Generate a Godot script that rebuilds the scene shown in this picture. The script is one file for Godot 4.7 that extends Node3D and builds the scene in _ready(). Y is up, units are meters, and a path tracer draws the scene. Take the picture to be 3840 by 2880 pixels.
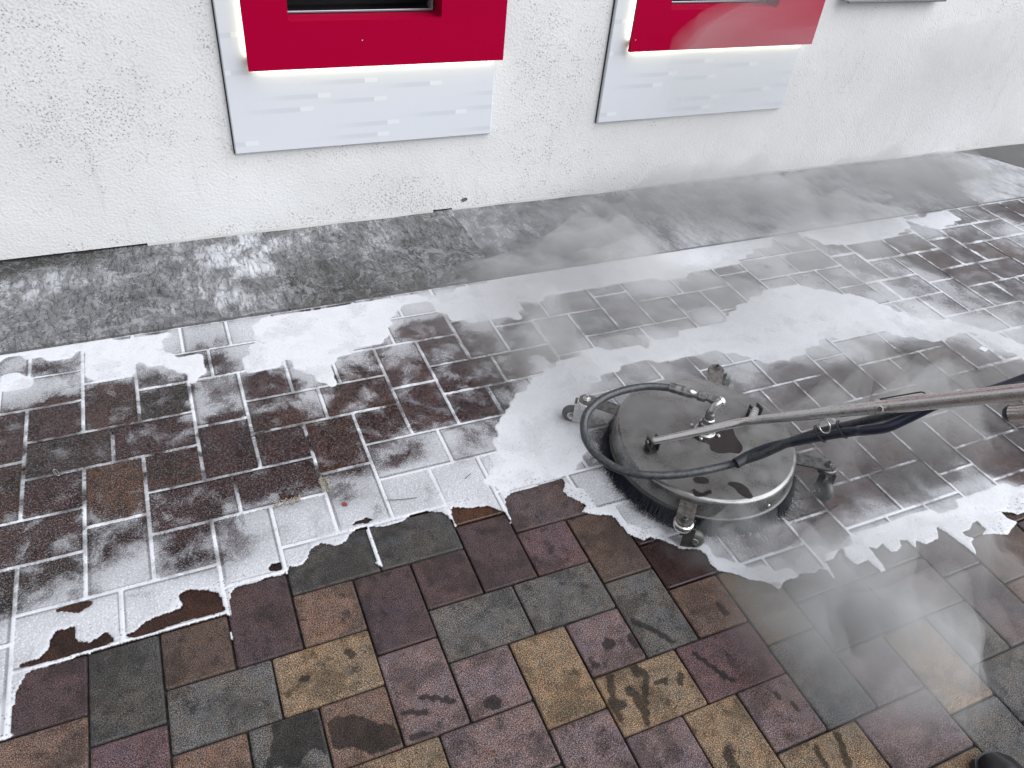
extends Node3D
# A wall with two red cash machine surrounds, a concrete strip and pavers that are being washed with a
# round surface cleaner. x runs along the wall, z away from it, one paving module is 3 inches.

const U := 0.0762                 # paving module in metres: pavers are 2 x 2 and 2 x 3 modules
const WALL_Z := -24.0 * 0.0762    # face of the stucco
const STRIP_V := -16.0            # concrete strip between the wall (v -24) and the pavers (v -16)
const DECK := Vector3(1.713, 0.0, -0.073)

# outline of the soapy area, bare patches inside it and how thick suds and painted haze lie, in paving modules (u, v)
const FOAM_ZONE := [-16.00,2.34,-2.15,2.04,-1.91,2.00,-1.66,1.99,-1.87,1.91,-1.87,1.15,-1.84,0.72,-1.70,0.40,-1.60,0.13,-1.35,0.10,-0.90,0.07,-0.65,0.12,-0.35,0.06,-0.03,0.00,0.05,0.10,0.11,0.03,1.09,0.03,1.35,0.03,2.07,0.01,3.08,0.04,3.94,0.01,4.05,0.12,4.00,1.01,4.04,1.03,4.09,0.04,4.12,-0.40,4.20,-0.70,4.39,-0.91,5.01,-0.88,5.40,-0.94,5.82,-0.89,5.94,-0.94,5.99,-0.87,6.05,-0.90,6.11,-1.13,6.33,-1.10,6.56,-1.07,6.80,-1.30,6.94,-1.61,7.33,-1.76,7.80,-1.50,8.17,-1.55,8.37,-1.86,8.78,-2.00,8.99,-1.98,8.91,-0.30,9.03,-0.10,9.11,-0.15,9.05,-0.67,9.12,-1.93,9.57,-1.78,9.99,-1.78,10.31,-1.81,10.57,-1.95,10.93,-2.00,11.36,-1.94,11.74,-1.75,11.90,-1.55,11.99,-1.18,11.97,-0.96,12.05,-0.93,12.02,-1.28,12.13,-1.77,12.22,-1.83,12.82,-1.59,13.47,-1.49,13.74,-1.22,13.84,-1.13,14.01,-0.98,13.95,-0.33,14.00,-0.37,14.13,-1.27,14.22,-1.60,14.61,-1.81,15.32,-1.78,16.09,-1.84,16.76,-1.88,16.74,-1.56,16.51,-1.26,16.54,-1.00,16.81,-0.66,17.03,-0.31,16.72,-0.09,17.07,0.18,17.73,0.44,17.79,0.69,17.83,1.06,17.84,1.35,18.04,1.64,18.30,1.87,18.57,1.83,18.82,2.00,19.19,2.38,19.36,2.66,19.81,2.81,20.02,2.94,20.12,3.25,20.03,3.60,20.14,3.96,20.55,4.23,20.73,4.39,20.98,4.67,21.35,4.85,21.54,5.02,21.77,5.38,22.09,5.16,22.38,5.13,22.65,5.18,22.89,5.08,23.00,5.07,23.45,5.23,23.80,5.14,23.98,5.31,23.94,5.66,24.05,5.62,24.13,5.25,24.18,4.95,24.55,4.96,24.98,4.73,25.25,4.68,25.08,4.99,25.20,5.47,25.78,5.45,25.85,5.86,25.90,6.04,26.11,6.03,26.20,5.43,26.24,4.96,26.52,5.15,26.88,5.02,26.92,5.46,27.16,5.51,27.52,5.38,27.67,5.11,27.95,5.24,28.00,5.64,28.26,5.35,28.51,5.64,29.24,5.57,29.62,5.10,29.79,5.46,29.95,6.23,30.00,6.67,30.16,6.53,30.36,6.14,30.64,6.06,30.37,5.84,30.40,5.68,30.85,5.65,31.28,5.43,31.49,5.87,31.06,6.02,31.57,6.14,32.11,6.38,32.41,6.25,33.06,6.04,32.79,5.76,32.88,5.41,33.25,5.60,33.41,5.75,33.81,5.76,36.81,5.36,41.81,6.06,47.81,5.56,95.00,-2.00,95.00,-24.20,-16.00,-24.20]
const BARE_PATCHES := [
	[-1.81,-0.18,-1.77,-0.24,-1.30,-0.23,-1.15,-0.38,-1.03,-0.49,-0.98,-0.80,-0.90,-0.98,-0.80,-1.09,-0.61,-1.04,-0.35,-1.10,-0.31,-0.89,-0.32,-0.65,-0.23,-0.49,0.08,-0.33,0.31,-0.42,0.52,-0.57,0.66,-0.37,0.75,-0.13,0.55,-0.08,-0.01,-0.08,-0.63,-0.06,-1.24,-0.07,-1.69,-0.10],
	[-0.93,-1.85,-0.61,-1.94,-0.16,-1.95,0.20,-1.85,0.14,-1.69,-0.03,-1.62,-0.22,-1.51,-0.61,-1.72],
	[1.10,-0.25,1.37,-0.29,1.64,-0.53,2.12,-0.62,2.67,-0.65,2.73,-0.81,2.65,-1.21,2.97,-1.30,3.48,-1.10,3.84,-0.87,3.91,-0.52,3.96,-0.14,3.61,-0.11,2.76,-0.15,2.01,-0.07,1.35,-0.04,1.10,-0.17],
	[5.44,-1.22,5.60,-1.46,5.89,-1.41,5.92,-1.10,5.69,-1.11],
	[8.51,-2.23,8.78,-2.33,9.14,-2.38,9.30,-2.21,9.07,-2.13,8.75,-2.19],
	[31.43,5.42,31.47,5.83,31.20,5.95,30.79,5.87,30.54,5.69,30.99,5.64],
	[60.18,-24.55,62.75,-23.66,64.28,-22.37,65.65,-19.98,66.08,-18.88,74.35,-25.39,63.27,-27.51]]
const FOAM_HAZE_DENSITY := [-2.1,-14.5,0.70,-1.8,-14.5,0.40,-0.1,-13.5,0.80,1.9,-13.6,0.90,4.1,-13.7,0.55,5.6,-12.5,0.50,7.6,-14.6,0.95,10.0,-13.9,0.90,10.3,-15.6,0.60,12.6,-14.2,0.90,15.6,-15.1,0.95,13.3,-12.0,0.60,15.1,-12.1,0.30,18.0,-13.9,0.95,19.8,-14.7,1.00,2.9,-14.9,0.85,8.5,-12.6,0.90,6.8,-13.1,0.80,-2.5,-13.5,0.90,-2.1,-13.0,0.60,0.2,-12.0,0.30,1.1,-12.1,0.30,3.0,-11.1,0.30,4.8,-10.5,0.60,5.9,-10.6,0.50,7.0,-10.8,0.35,8.5,-9.9,0.70,9.9,-11.8,0.80,10.3,-10.3,0.40,12.2,-9.2,0.35,13.6,-10.7,0.45,15.2,-10.2,0.40,16.1,-8.9,0.35,-2.4,-11.2,0.22,-1.1,-11.4,0.22,0.8,-11.4,0.25,2.8,-10.5,0.22,-0.6,-9.3,0.20,2.2,-9.0,0.30,5.0,-8.1,0.20,4.2,-9.9,0.55,7.2,-8.7,0.35,10.4,-8.4,0.40,7.5,-7.3,0.20,9.5,-7.0,0.25,11.3,-7.3,0.30,13.0,-7.3,0.35,14.6,-6.7,0.30,-2.3,-8.5,0.15,-1.4,-7.1,0.22,0.7,-7.2,0.20,2.7,-7.2,0.12,3.8,-5.5,0.25,6.6,-5.2,0.28,5.9,-6.9,0.10,8.7,-5.7,0.25,11.3,-5.5,0.50,13.4,-5.1,0.80,14.7,-5.3,0.60,15.7,-6.4,0.40,-1.8,-5.4,0.28,1.0,-3.8,0.50,-0.2,-3.7,0.35,3.1,-2.8,0.40,4.7,-2.6,0.60,6.2,-2.9,0.75,8.7,-3.8,0.60,8.8,-2.3,0.85,11.3,-3.6,0.85,12.5,-2.5,0.95,13.6,-2.6,0.97,-1.5,-3.0,0.40,1.4,-2.6,0.75,0.2,-3.8,0.45,2.9,-1.2,0.95,0.6,-1.4,0.97,-0.9,-1.5,0.97,1.8,-1.3,0.95,5.4,-1.2,0.97,7.0,-2.4,0.90,-0.2,-2.4,0.60,17.4,-6.6,1.00,16.3,-3.5,1.00,18.0,-4.6,0.90,19.7,-6.8,0.85,19.2,-8.4,0.95,21.8,-8.2,0.90,25.6,-8.2,0.95,27.4,-7.4,0.90,18.9,-2.7,0.60,19.1,-4.3,0.60,22.8,-7.3,0.50,24.8,-6.9,0.40,26.1,-6.3,0.35,18.1,-1.1,0.85,18.0,0.1,0.75,18.8,1.7,0.85,19.2,-0.3,0.55,20.5,3.6,0.80,22.0,4.7,0.85,21.8,3.4,0.40,23.9,3.8,0.30,23.6,2.7,0.20,25.1,2.4,0.15,25.2,3.9,0.20,19.8,-11.2,0.42,22.9,-13.0,0.45,23.1,-10.5,0.42,26.1,-11.6,0.45,20.0,-9.4,0.42,23.7,-8.9,0.50,27.0,-10.6,0.42,29.9,-11.1,0.42,30.5,-9.6,0.45,20.3,-12.5,0.50,18.3,-9.3,0.40,16.6,-7.2,0.40,21.3,-14.8,1.00,26.6,-15.5,1.00,32.0,-15.6,1.00,28.1,-13.7,0.85,31.3,-13.1,0.50,35.3,-14.8,0.85,35.9,-13.1,0.70,32.5,-12.3,0.40,29.5,-9.4,0.90,33.2,-9.6,0.95,36.1,-8.8,0.95,33.0,-7.2,1.00,37.8,-6.5,0.95,41.2,-6.0,0.90,42.6,-3.6,0.85,31.2,-6.0,0.85,33.8,-5.1,0.90,28.6,-6.8,0.85,44.3,-7.0,0.60,40.2,-9.0,0.80,43.8,-9.5,0.70,49.1,-14.7,0.70,43.3,-13.4,0.45,49.6,-11.7,0.30,46.1,-10.7,0.25,50.5,-10.5,0.30,48.8,-8.1,0.35,42.9,-9.7,0.50,38.3,-12.4,0.50,39.1,-9.9,0.55,55.6,-12.7,0.80,58.5,-15.1,0.15,58.4,-14.3,0.10,58.5,-15.5,0.20,54.3,-13.8,0.50,30.8,-4.4,0.20,33.4,-3.6,0.08,36.7,-3.5,0.06,39.7,-2.8,0.12,41.6,-1.1,0.15,29.4,-1.0,0.03,31.1,0.5,0.03,35.5,1.0,0.03,36.5,3.1,0.03,29.3,2.4,0.08,32.1,2.6,0.10,35.1,3.5,0.06,26.6,0.7,0.05,26.6,2.2,0.05,31.9,-2.1,0.04,35.1,-1.1,0.03,38.7,-0.3,0.06,27.2,4.6,0.75,24.3,4.9,0.70,29.3,4.6,0.75,32.1,4.1,0.75,33.8,4.6,0.95,29.3,5.3,0.95,31.6,5.8,0.95,27.2,5.3,0.95,25.3,5.2,0.90,30.3,5.9,1.00,-2.3,-20.8,0.55,-1.2,-21.5,0.60,-0.1,-19.0,0.35,-2.2,-17.9,0.35,1.1,-21.1,0.50,2.2,-19.5,0.30,5.3,-19.9,0.50,6.4,-18.9,0.60,4.4,-17.0,0.45,7.3,-20.7,0.75,7.6,-18.0,0.50,10.3,-18.3,0.20,11.9,-16.8,0.10,15.2,-18.6,0.30,14.6,-21.7,0.50,16.3,-19.7,0.25,18.5,-19.2,0.30,21.4,-20.6,0.50,19.2,-17.0,0.15,25.7,-20.5,0.40,28.9,-21.4,0.45,24.3,-17.6,0.40,30.5,-19.3,0.60,33.2,-20.4,0.62,38.9,-19.8,0.62,34.3,-17.6,0.80,38.2,-17.4,0.75,44.9,-21.6,0.62,44.0,-17.8,0.75,53.8,-23.2,0.55,54.9,-21.6,0.45,55.2,-19.2,0.25,59.8,-21.0,0.55,63.0,-21.2,0.75,59.6,-23.4,0.60,48.3,-18.7,0.70,52.7,-18.1,0.50,58.7,-17.6,0.85,62.0,-23.0,0.80,27.8,-17.7,0.60,35.3,-20.6,0.60,62.2,-18.1,0.80,57.5,-21.5,0.30,-2.7,-23.7,0.03,-0.7,-23.7,0.05]

# where the suds lie thick enough to hide the joints
const THICK_SUDS := [
	[15.38, -5.35, 16.95, -6.86, 18.44, -8.00, 19.72, -8.54, 21.65, -8.99, 24.50, -8.47, 26.20, -8.59, 27.58, -9.25, 29.56, -9.23, 31.21, -10.09, 34.13, -11.10, 35.80, -11.07, 37.01, -10.10, 38.67, -9.00, 39.54, -7.73, 40.23, -6.35, 42.15, -5.60, 43.41, -4.27, 44.44, -2.31, 43.31, -1.41, 42.58, -3.04, 42.50, -4.54, 41.43, -4.66, 40.26, -4.27, 39.49, -4.50, 37.55, -5.68, 36.90, -6.17, 35.33, -5.97, 34.01, -6.29, 32.57, -5.84, 30.89, -5.33, 29.79, -5.50, 29.24, -6.06, 27.95, -6.94, 26.22, -7.16, 24.64, -7.21, 23.24, -7.48, 21.50, -7.07, 20.30, -6.39, 19.27, -5.16, 18.44, -3.35, 17.98, -2.28, 16.61, -2.04, 15.14, -1.87, 14.10, -1.78, 13.89, -2.50],
	[19.25, -16.01, 23.06, -16.02, 26.83, -15.98, 31.43, -15.98, 37.92, -15.99, 37.62, -15.20, 35.89, -14.92, 34.04, -13.99, 31.97, -13.86, 29.25, -13.41, 27.62, -13.73, 25.52, -13.60, 23.42, -13.77, 20.97, -13.56, 18.35, -13.73],
	[39.43, -15.91, 45.07, -15.95, 48.80, -16.16, 48.53, -14.82, 46.72, -14.07, 44.55, -13.94, 42.29, -14.01, 40.80, -14.14, 40.46, -15.24],
	[48.92, -15.56, 53.10, -16.00, 52.74, -14.62, 50.08, -13.88, 49.10, -14.67],
	[7.46, -15.78, 10.49, -15.72, 13.69, -15.63, 16.19, -15.50, 20.52, -15.69, 21.01, -15.15, 19.54, -12.32, 17.32, -12.70, 16.15, -12.94, 15.77, -13.94, 15.62, -15.08, 14.30, -14.90, 13.35, -14.09, 12.99, -12.50, 11.54, -12.12, 10.19, -11.90, 9.73, -10.54, 10.07, -9.87, 9.36, -9.81, 9.10, -10.59, 8.47, -11.37, 8.00, -12.56, 7.68, -11.75, 6.16, -11.87, 6.50, -13.00, 7.02, -14.09],
	[0.00, -16.01, 2.21, -15.89, 3.74, -15.96, 3.25, -15.20, 3.11, -14.47, 3.73, -13.90, 4.86, -13.50, 4.84, -12.18, 4.20, -11.96, 3.49, -13.03, 2.17, -13.66, 1.89, -12.94, 0.13, -13.21],
	[-3.77, -16.09, -1.80, -16.09, -0.07, -16.06, -0.16, -15.00, -1.01, -14.97, -1.79, -15.49, -2.70, -15.62, -3.71, -15.21],
	[-3.08, -14.47, -2.50, -14.57, -1.97, -14.07, -1.80, -13.53, -2.45, -13.47, -3.03, -13.51],
	[26.27, 4.31, 27.76, 4.22, 29.59, 4.23, 30.38, 4.69, 31.49, 4.49, 33.26, 4.16, 34.23, 4.21, 35.24, 4.83, 31.97, 7.45, 29.88, 6.83, 25.87, 6.19, 23.83, 5.78, 24.03, 5.00, 25.10, 4.60, 25.68, 4.57],
	[16.82, -1.99, 16.94, -1.31, 17.24, -0.70, 17.39, -0.22, 18.04, 0.24, 18.18, 0.88, 18.43, 1.32, 18.99, 1.63, 19.56, 2.34, 20.29, 2.70, 20.48, 3.32, 20.83, 3.83, 21.56, 4.24, 22.08, 4.64, 22.99, 5.07, 22.60, 5.55, 19.85, 4.37, 19.30, 3.13, 17.56, 1.98, 16.42, 0.11, 16.25, -1.22]]
# damp marks and smears on the dry pavers: width in metres (0: an area), then its points in modules
const DAMP_STAINS := [
	[0.000, 4.74, 3.91, 6.02, 4.09, 5.98, 4.98, 5.99, 5.53, 5.69, 5.15, 5.38, 5.24, 5.13, 5.54, 4.24, 5.20, 4.53, 4.78, 4.64, 4.30],
	[0.000, 6.09, 4.52, 6.43, 4.47, 6.90, 4.61, 7.33, 4.92, 7.54, 5.14, 7.91, 5.28, 7.97, 5.87, 7.38, 5.96, 6.95, 5.83, 6.67, 5.52, 6.34, 5.40, 6.06, 5.36],
	[0.018, 14.56, 6.05, 14.22, 6.97, 14.19, 7.53],
	[0.026, 15.43, 6.07, 15.48, 6.43],
	[0.014, 15.71, 6.39, 15.32, 6.98, 14.82, 7.88],
	[0.022, 14.85, 6.72, 14.94, 7.00, 14.95, 7.39],
	[0.012, 16.76, 6.77, 16.42, 7.23],
	[0.014, 15.80, 6.87, 16.20, 6.90],
	[0.020, 14.12, 7.00, 14.57, 7.06],
	[0.012, 19.29, 10.15, 19.22, 10.49, 19.21, 10.91],
	[0.016, 20.15, 10.14, 20.00, 10.57, 19.79, 11.10],
	[0.020, 16.65, 9.37, 16.61, 9.71, 16.69, 9.95],
	[0.014, 16.19, 4.67, 16.65, 5.11, 17.07, 5.81],
	[0.030, 15.04, 5.02, 15.04, 5.25],
	[0.012, 14.24, 5.26, 14.23, 5.59, 14.40, 5.74],
	[0.022, 15.92, 5.08, 15.88, 5.51],
	[0.020, 19.35, 5.09, 19.37, 5.53],
	[0.012, 17.47, 6.35, 17.74, 6.88, 18.12, 7.61],
	[0.012, 8.16, 5.04, 8.64, 5.17, 8.94, 5.33],
	[0.010, 8.79, 4.71, 9.26, 4.92, 9.84, 5.33],
	[0.030, 10.64, 5.63, 10.96, 5.67],
	[0.014, 19.22, 8.43, 19.17, 8.61],
	[0.014, 19.49, 8.89, 19.49, 9.17],
	[0.000, 8.02, 5.93, 8.22, 5.72, 8.78, 5.82, 9.05, 5.96, 8.64, 6.02],
	[0.020, 7.18, 2.51, 7.32, 2.81],
	[0.016, 5.72, 2.95, 5.89, 3.09]]

var rng := RandomNumberGenerator.new()
var used := {}

# ------------------------------------------------------------------ helpers
func numbered(called: String) -> String:
	if not used.has(called):
		used[called] = 0
		return called
	used[called] += 1
	return "%s_%03d" % [called, used[called]]

func tag(o: Node, label: String, category: String, group := "", kind := "") -> void:
	if label: o.set_meta("label", label)
	if category: o.set_meta("category", category)
	if group: o.set_meta("group", group)
	if kind: o.set_meta("kind", kind)

func base(called: String, at: Vector3, parent: Node = self) -> Node3D:
	var o := Node3D.new()
	o.name = numbered(called) if parent == self else called
	parent.add_child(o, true)
	o.position = at
	return o

func put(called: String, mesh: Mesh, mat: Material, parent: Node = self) -> MeshInstance3D:
	var o := MeshInstance3D.new()
	o.name = numbered(called) if parent == self else called
	o.mesh = mesh
	if mat: o.material_override = mat
	parent.add_child(o, true)
	return o

func lin(r: float, g: float, b: float) -> Color:
	return Color(r, g, b).linear_to_srgb()

func mat(color: Color, rough: float, metal := 0.0) -> StandardMaterial3D:
	var m := StandardMaterial3D.new()
	m.albedo_color = color
	m.roughness = rough
	m.metallic = metal
	return m

func st_new() -> SurfaceTool:
	var st := SurfaceTool.new()
	st.begin(Mesh.PRIMITIVE_TRIANGLES)
	return st

func quad(st: SurfaceTool, a: Vector3, b: Vector3, c: Vector3, d: Vector3) -> void:
	# a b c d run clockwise seen from the front
	for v in [a, b, c, a, c, d]: st.add_vertex(v)

func done(st: SurfaceTool) -> ArrayMesh:
	st.generate_normals()
	return st.commit()

# box with chamfered edges
func bevel_box(size: Vector3, c: float, at := Vector3.ZERO, basis := Basis(), st: SurfaceTool = null) -> SurfaceTool:
	if st == null: st = st_new()
	st.set_smooth_group(-1)
	var h := size / 2.0
	c = minf(c, minf(h.x, minf(h.y, h.z)) * 0.9)
	var k := func(x: float, y: float, z: float) -> Vector3: return at + basis * Vector3(x, y, z)
	for ax in 3:
		for sg in [-1.0, 1.0]:
			var i := (ax + 1) % 3
			var j := (ax + 2) % 3
			var pts := []
			for q in [[-1, -1], [1, -1], [1, 1], [-1, 1]]:
				var v := Vector3.ZERO
				v[ax] = sg * h[ax]
				v[i] = q[0] * (h[i] - c)
				v[j] = q[1] * (h[j] - c)
				pts.append(v)
			if sg > 0: pts.reverse()
			quad(st, k.call(pts[0].x, pts[0].y, pts[0].z), k.call(pts[1].x, pts[1].y, pts[1].z), k.call(pts[2].x, pts[2].y, pts[2].z), k.call(pts[3].x, pts[3].y, pts[3].z))
	for ax in 3:   # chamfers along axis ax
		var i := (ax + 1) % 3
		var j := (ax + 2) % 3
		for si in [-1.0, 1.0]:
			for sj in [-1.0, 1.0]:
				var a := Vector3.ZERO
				var b := Vector3.ZERO
				a[i] = si * h[i]; a[j] = sj * (h[j] - c)
				b[i] = si * (h[i] - c); b[j] = sj * h[j]
				var a0 := a; var a1 := a; var b0 := b; var b1 := b
				a0[ax] = -(h[ax] - c); a1[ax] = h[ax] - c; b0[ax] = -(h[ax] - c); b1[ax] = h[ax] - c
				var p := [a0, a1, b1, b0]
				if si * sj < 0: p.reverse()
				quad(st, at + basis * p[0], at + basis * p[1], at + basis * p[2], at + basis * p[3])
	for sx in [-1.0, 1.0]:   # corners
		for sy in [-1.0, 1.0]:
			for sz in [-1.0, 1.0]:
				var p := [Vector3(sx * h.x, sy * (h.y - c), sz * (h.z - c)), Vector3(sx * (h.x - c), sy * h.y, sz * (h.z - c)), Vector3(sx * (h.x - c), sy * (h.y - c), sz * h.z)]
				if sx * sy * sz > 0: p.reverse()
				for q in p: st.add_vertex(at + basis * q)
	return st

func basis_along(d: Vector3) -> Basis:   # y axis along d
	var y := d.normalized()
	var x := y.cross(Vector3.UP if absf(y.y) < 0.95 else Vector3.RIGHT).normalized()
	return Basis(x, y, x.cross(y))

# turned shape: profile of (radius, height) points around the y axis of a frame
func lathe(profile: Array, seg := 32, at := Vector3.ZERO, basis := Basis(), st: SurfaceTool = null, smooth := true) -> SurfaceTool:
	if st == null: st = st_new()
	for i in profile.size() - 1:
		st.set_smooth_group(i if smooth and profile[i].size() > 2 else -1)
		var p = profile[i]
		var q = profile[i + 1]
		for k in seg:
			var a0 := TAU * k / seg
			var a1 := TAU * (k + 1) / seg
			var A := at + basis * Vector3(cos(a0) * p[0], p[1], sin(a0) * p[0])
			var B := at + basis * Vector3(cos(a1) * p[0], p[1], sin(a1) * p[0])
			var C := at + basis * Vector3(cos(a1) * q[0], q[1], sin(a1) * q[0])
			var D := at + basis * Vector3(cos(a0) * q[0], q[1], sin(a0) * q[0])
			if p[0] > 0.00001: for v in [A, C, B]: st.add_vertex(v)
			if q[0] > 0.00001: for v in [A, D, C]: st.add_vertex(v)
	return st

# lathe with computed smooth normals
func turned(profile: Array, seg := 48) -> ArrayMesh:
	var V := PackedVector3Array(); var N := PackedVector3Array(); var I := PackedInt32Array()
	for i in profile.size() - 1:
		var p = profile[i]; var q = profile[i + 1]
		var n2 := Vector2(q[1] - p[1], -(q[0] - p[0]))
		if n2.length() < 1e-7: continue
		n2 = n2.normalized()
		var np := n2; var nq := n2
		if i > 0:
			var o = profile[i - 1]
			var m := Vector2(p[1] - o[1], -(p[0] - o[0])).normalized()
			if m.dot(n2) > 0.72: np = (m + n2).normalized()
		if i + 2 < profile.size():
			var o = profile[i + 2]
			var m := Vector2(o[1] - q[1], -(o[0] - q[0])).normalized()
			if m.dot(n2) > 0.72: nq = (m + n2).normalized()
		var b := V.size()
		for k in seg + 1:
			var a := TAU * k / seg
			var c := cos(a); var s := sin(a)
			V.append(Vector3(c * p[0], p[1], s * p[0])); N.append(-Vector3(c * np.x, np.y, s * np.x))
			V.append(Vector3(c * q[0], q[1], s * q[0])); N.append(-Vector3(c * nq.x, nq.y, s * nq.x))
		for k in seg:
			var j := b + k * 2
			I.append_array([j, j + 1, j + 2, j + 2, j + 1, j + 3])
	return arrays(V, N, I)

func arrays(V: PackedVector3Array, N: PackedVector3Array, I: PackedInt32Array, UV := PackedVector2Array(), C := PackedColorArray()) -> ArrayMesh:
	# turn normals so that they agree with the clockwise winding
	var a := []
	a.resize(Mesh.ARRAY_MAX)
	for t in range(0, I.size(), 3):
		var f := (V[I[t + 2]] - V[I[t]]).cross(V[I[t + 1]] - V[I[t]])
		if f.length_squared() > 1e-16:
			if f.dot(N[I[t]]) < 0:
				var x := I[t + 1]
				I[t + 1] = I[t + 2]
				I[t + 2] = x
	a[Mesh.ARRAY_VERTEX] = V
	a[Mesh.ARRAY_NORMAL] = N
	a[Mesh.ARRAY_INDEX] = I
	if UV.size(): a[Mesh.ARRAY_TEX_UV] = UV
	if C.size(): a[Mesh.ARRAY_COLOR] = C
	var m := ArrayMesh.new()
	m.add_surface_from_arrays(Mesh.PRIMITIVE_TRIANGLES, a)
	return m

# tube along points, rounded through them
func tube(points: Array, r: float, seg := 14, step := 0.012, smooth := true, caps := true, r_end := -1.0) -> ArrayMesh:
	var c := Curve3D.new()
	c.bake_interval = step
	for i in points.size():
		var t := Vector3.ZERO
		if smooth and i > 0 and i < points.size() - 1:
			var d: Vector3 = (points[i + 1] - points[i - 1]).normalized()
			t = d * minf(points[i].distance_to(points[i - 1]), points[i].distance_to(points[i + 1])) * 0.33
		c.add_point(points[i], -t, t)
	var P := c.get_baked_points() if smooth else PackedVector3Array(points)
	var V := PackedVector3Array(); var N := PackedVector3Array(); var I := PackedInt32Array()
	var x := Vector3.ZERO
	var n := P.size()
	for i in n:
		var d := (P[mini(i + 1, n - 1)] - P[maxi(i - 1, 0)]).normalized()
		if i == 0: x = d.cross(Vector3.UP if absf(d.y) < 0.95 else Vector3.RIGHT).normalized()
		else: x = (x - d * x.dot(d)).normalized()
		var y := d.cross(x)
		var rr := r if r_end < 0 else lerpf(r, r_end, float(i) / (n - 1))
		for k in seg + 1:
			var a := TAU * k / seg
			var o := x * cos(a) + y * sin(a)
			V.append(P[i] + o * rr); N.append(o)
	for i in n - 1:
		for k in seg:
			var j := i * (seg + 1) + k
			I.append_array([j, j + 1, j + seg + 1, j + seg + 1, j + 1, j + seg + 2])
	if caps:
		for e in [0, n - 1]:
			var b := V.size()
			var d := (P[1] - P[0]).normalized() * -1.0 if e == 0 else (P[n - 1] - P[n - 2]).normalized()
			V.append(P[e]); N.append(d)
			for k in seg + 1: V.append(V[e * (seg + 1) + k]); N.append(d)
			for k in seg: I.append_array([b, b + 1 + k, b + 2 + k])
	return arrays(V, N, I)

# flat plate from an outline in (x, z), given thickness, its top at height y
func plate(outline: PackedVector2Array, y: float, thick: float, xf := Transform3D(), soft := 0.0) -> ArrayMesh:
	var st := st_new()
	st.set_smooth_group(-1)
	var ids := Geometry2D.triangulate_polygon(outline)
	var up := func(p: Vector2, h: float) -> Vector3: return xf * Vector3(p.x, h, p.y)
	for t in range(0, ids.size(), 3):
		var a := outline[ids[t]]; var b := outline[ids[t + 1]]; var c := outline[ids[t + 2]]
		if (b - a).cross(c - a) < 0:
			var s := b; b = c; c = s
		for q in [a, b, c]: st.add_vertex(up.call(q, y))
		for q in [a, c, b]: st.add_vertex(up.call(q, y - thick))
	var cw := not Geometry2D.is_polygon_clockwise(outline)
	for i in outline.size():
		var a := outline[i]; var b := outline[(i + 1) % outline.size()]
		if not cw:
			var s := a; a = b; b = s
		quad(st, up.call(b, y), up.call(a, y), up.call(a, y - thick), up.call(b, y - thick))
	return done(st)

func hex_prism(r: float, h: float, at: Vector3, basis := Basis(), st: SurfaceTool = null) -> SurfaceTool:
	return lathe([[0.0, 0.0], [r, 0.0], [r, h * 0.8], [r * 0.82, h], [0.0, h]], 6, at, basis, st, false)

func noise(kind: int, freq: float, octaves: int, sd: int, fractal := FastNoiseLite.FRACTAL_FBM) -> FastNoiseLite:
	var n := FastNoiseLite.new()
	n.noise_type = kind
	n.frequency = freq
	n.seed = sd
	n.fractal_type = fractal if octaves > 1 else FastNoiseLite.FRACTAL_NONE
	n.fractal_octaves = octaves
	return n

func bytes(n: FastNoiseLite, w: int, h: int) -> PackedByteArray:
	var im := n.get_image(w, h, false, false, true)
	im.convert(Image.FORMAT_L8)
	return im.get_data()

func seamless_bytes(n: FastNoiseLite, w: int) -> PackedByteArray:
	var im := n.get_seamless_image(w, w, false, false, 0.15, true)
	im.convert(Image.FORMAT_L8)
	return im.get_data()

func ss(a: float, b: float, x: float) -> float:
	var t := clampf((x - a) / (b - a), 0.0, 1.0)
	return t * t * (3.0 - 2.0 * t)

func tex_l(data: PackedByteArray, w: int, h: int) -> ImageTexture:
	return ImageTexture.create_from_image(Image.create_from_data(w, h, false, Image.FORMAT_L8, data))

func tex_rgb(data: PackedByteArray, w: int, h: int) -> ImageTexture:
	return ImageTexture.create_from_image(Image.create_from_data(w, h, false, Image.FORMAT_RGB8, data))

func blur(im: Image, by: int) -> Image:
	var b: Image = im.duplicate()
	b.resize(maxi(4, im.get_width() / by), maxi(4, im.get_height() / by), Image.INTERPOLATE_TRILINEAR if by > 3 else Image.INTERPOLATE_BILINEAR)
	b.resize(im.get_width(), im.get_height(), Image.INTERPOLATE_CUBIC)
	return b

func fill_poly(im: Image, flat: Array, u0: float, v0: float, sx: float, sy: float, c: Color) -> void:
	var n := flat.size() / 2
	var W := im.get_width()
	var X := PackedFloat32Array(); var Y := PackedFloat32Array()
	var lo := 1e9; var hi := -1e9
	for i in n:
		X.append((flat[i * 2] - u0) * sx)
		Y.append((flat[i * 2 + 1] - v0) * sy)
		lo = minf(lo, Y[i]); hi = maxf(hi, Y[i])
	for y in range(maxi(0, int(lo)), mini(im.get_height(), int(hi) + 1)):
		var cy := y + 0.5
		var cut := []
		for i in n:
			var j := (i + 1) % n
			if (Y[i] <= cy) != (Y[j] <= cy):
				cut.append(X[i] + (cy - Y[i]) / (Y[j] - Y[i]) * (X[j] - X[i]))
		cut.sort()
		for k in range(0, cut.size() - 1, 2):
			var a := clampi(roundi(cut[k]), 0, W)
			var b := clampi(roundi(cut[k + 1]), 0, W)
			if b > a: im.fill_rect(Rect2i(a, y, b - a, 1), c)

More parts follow.
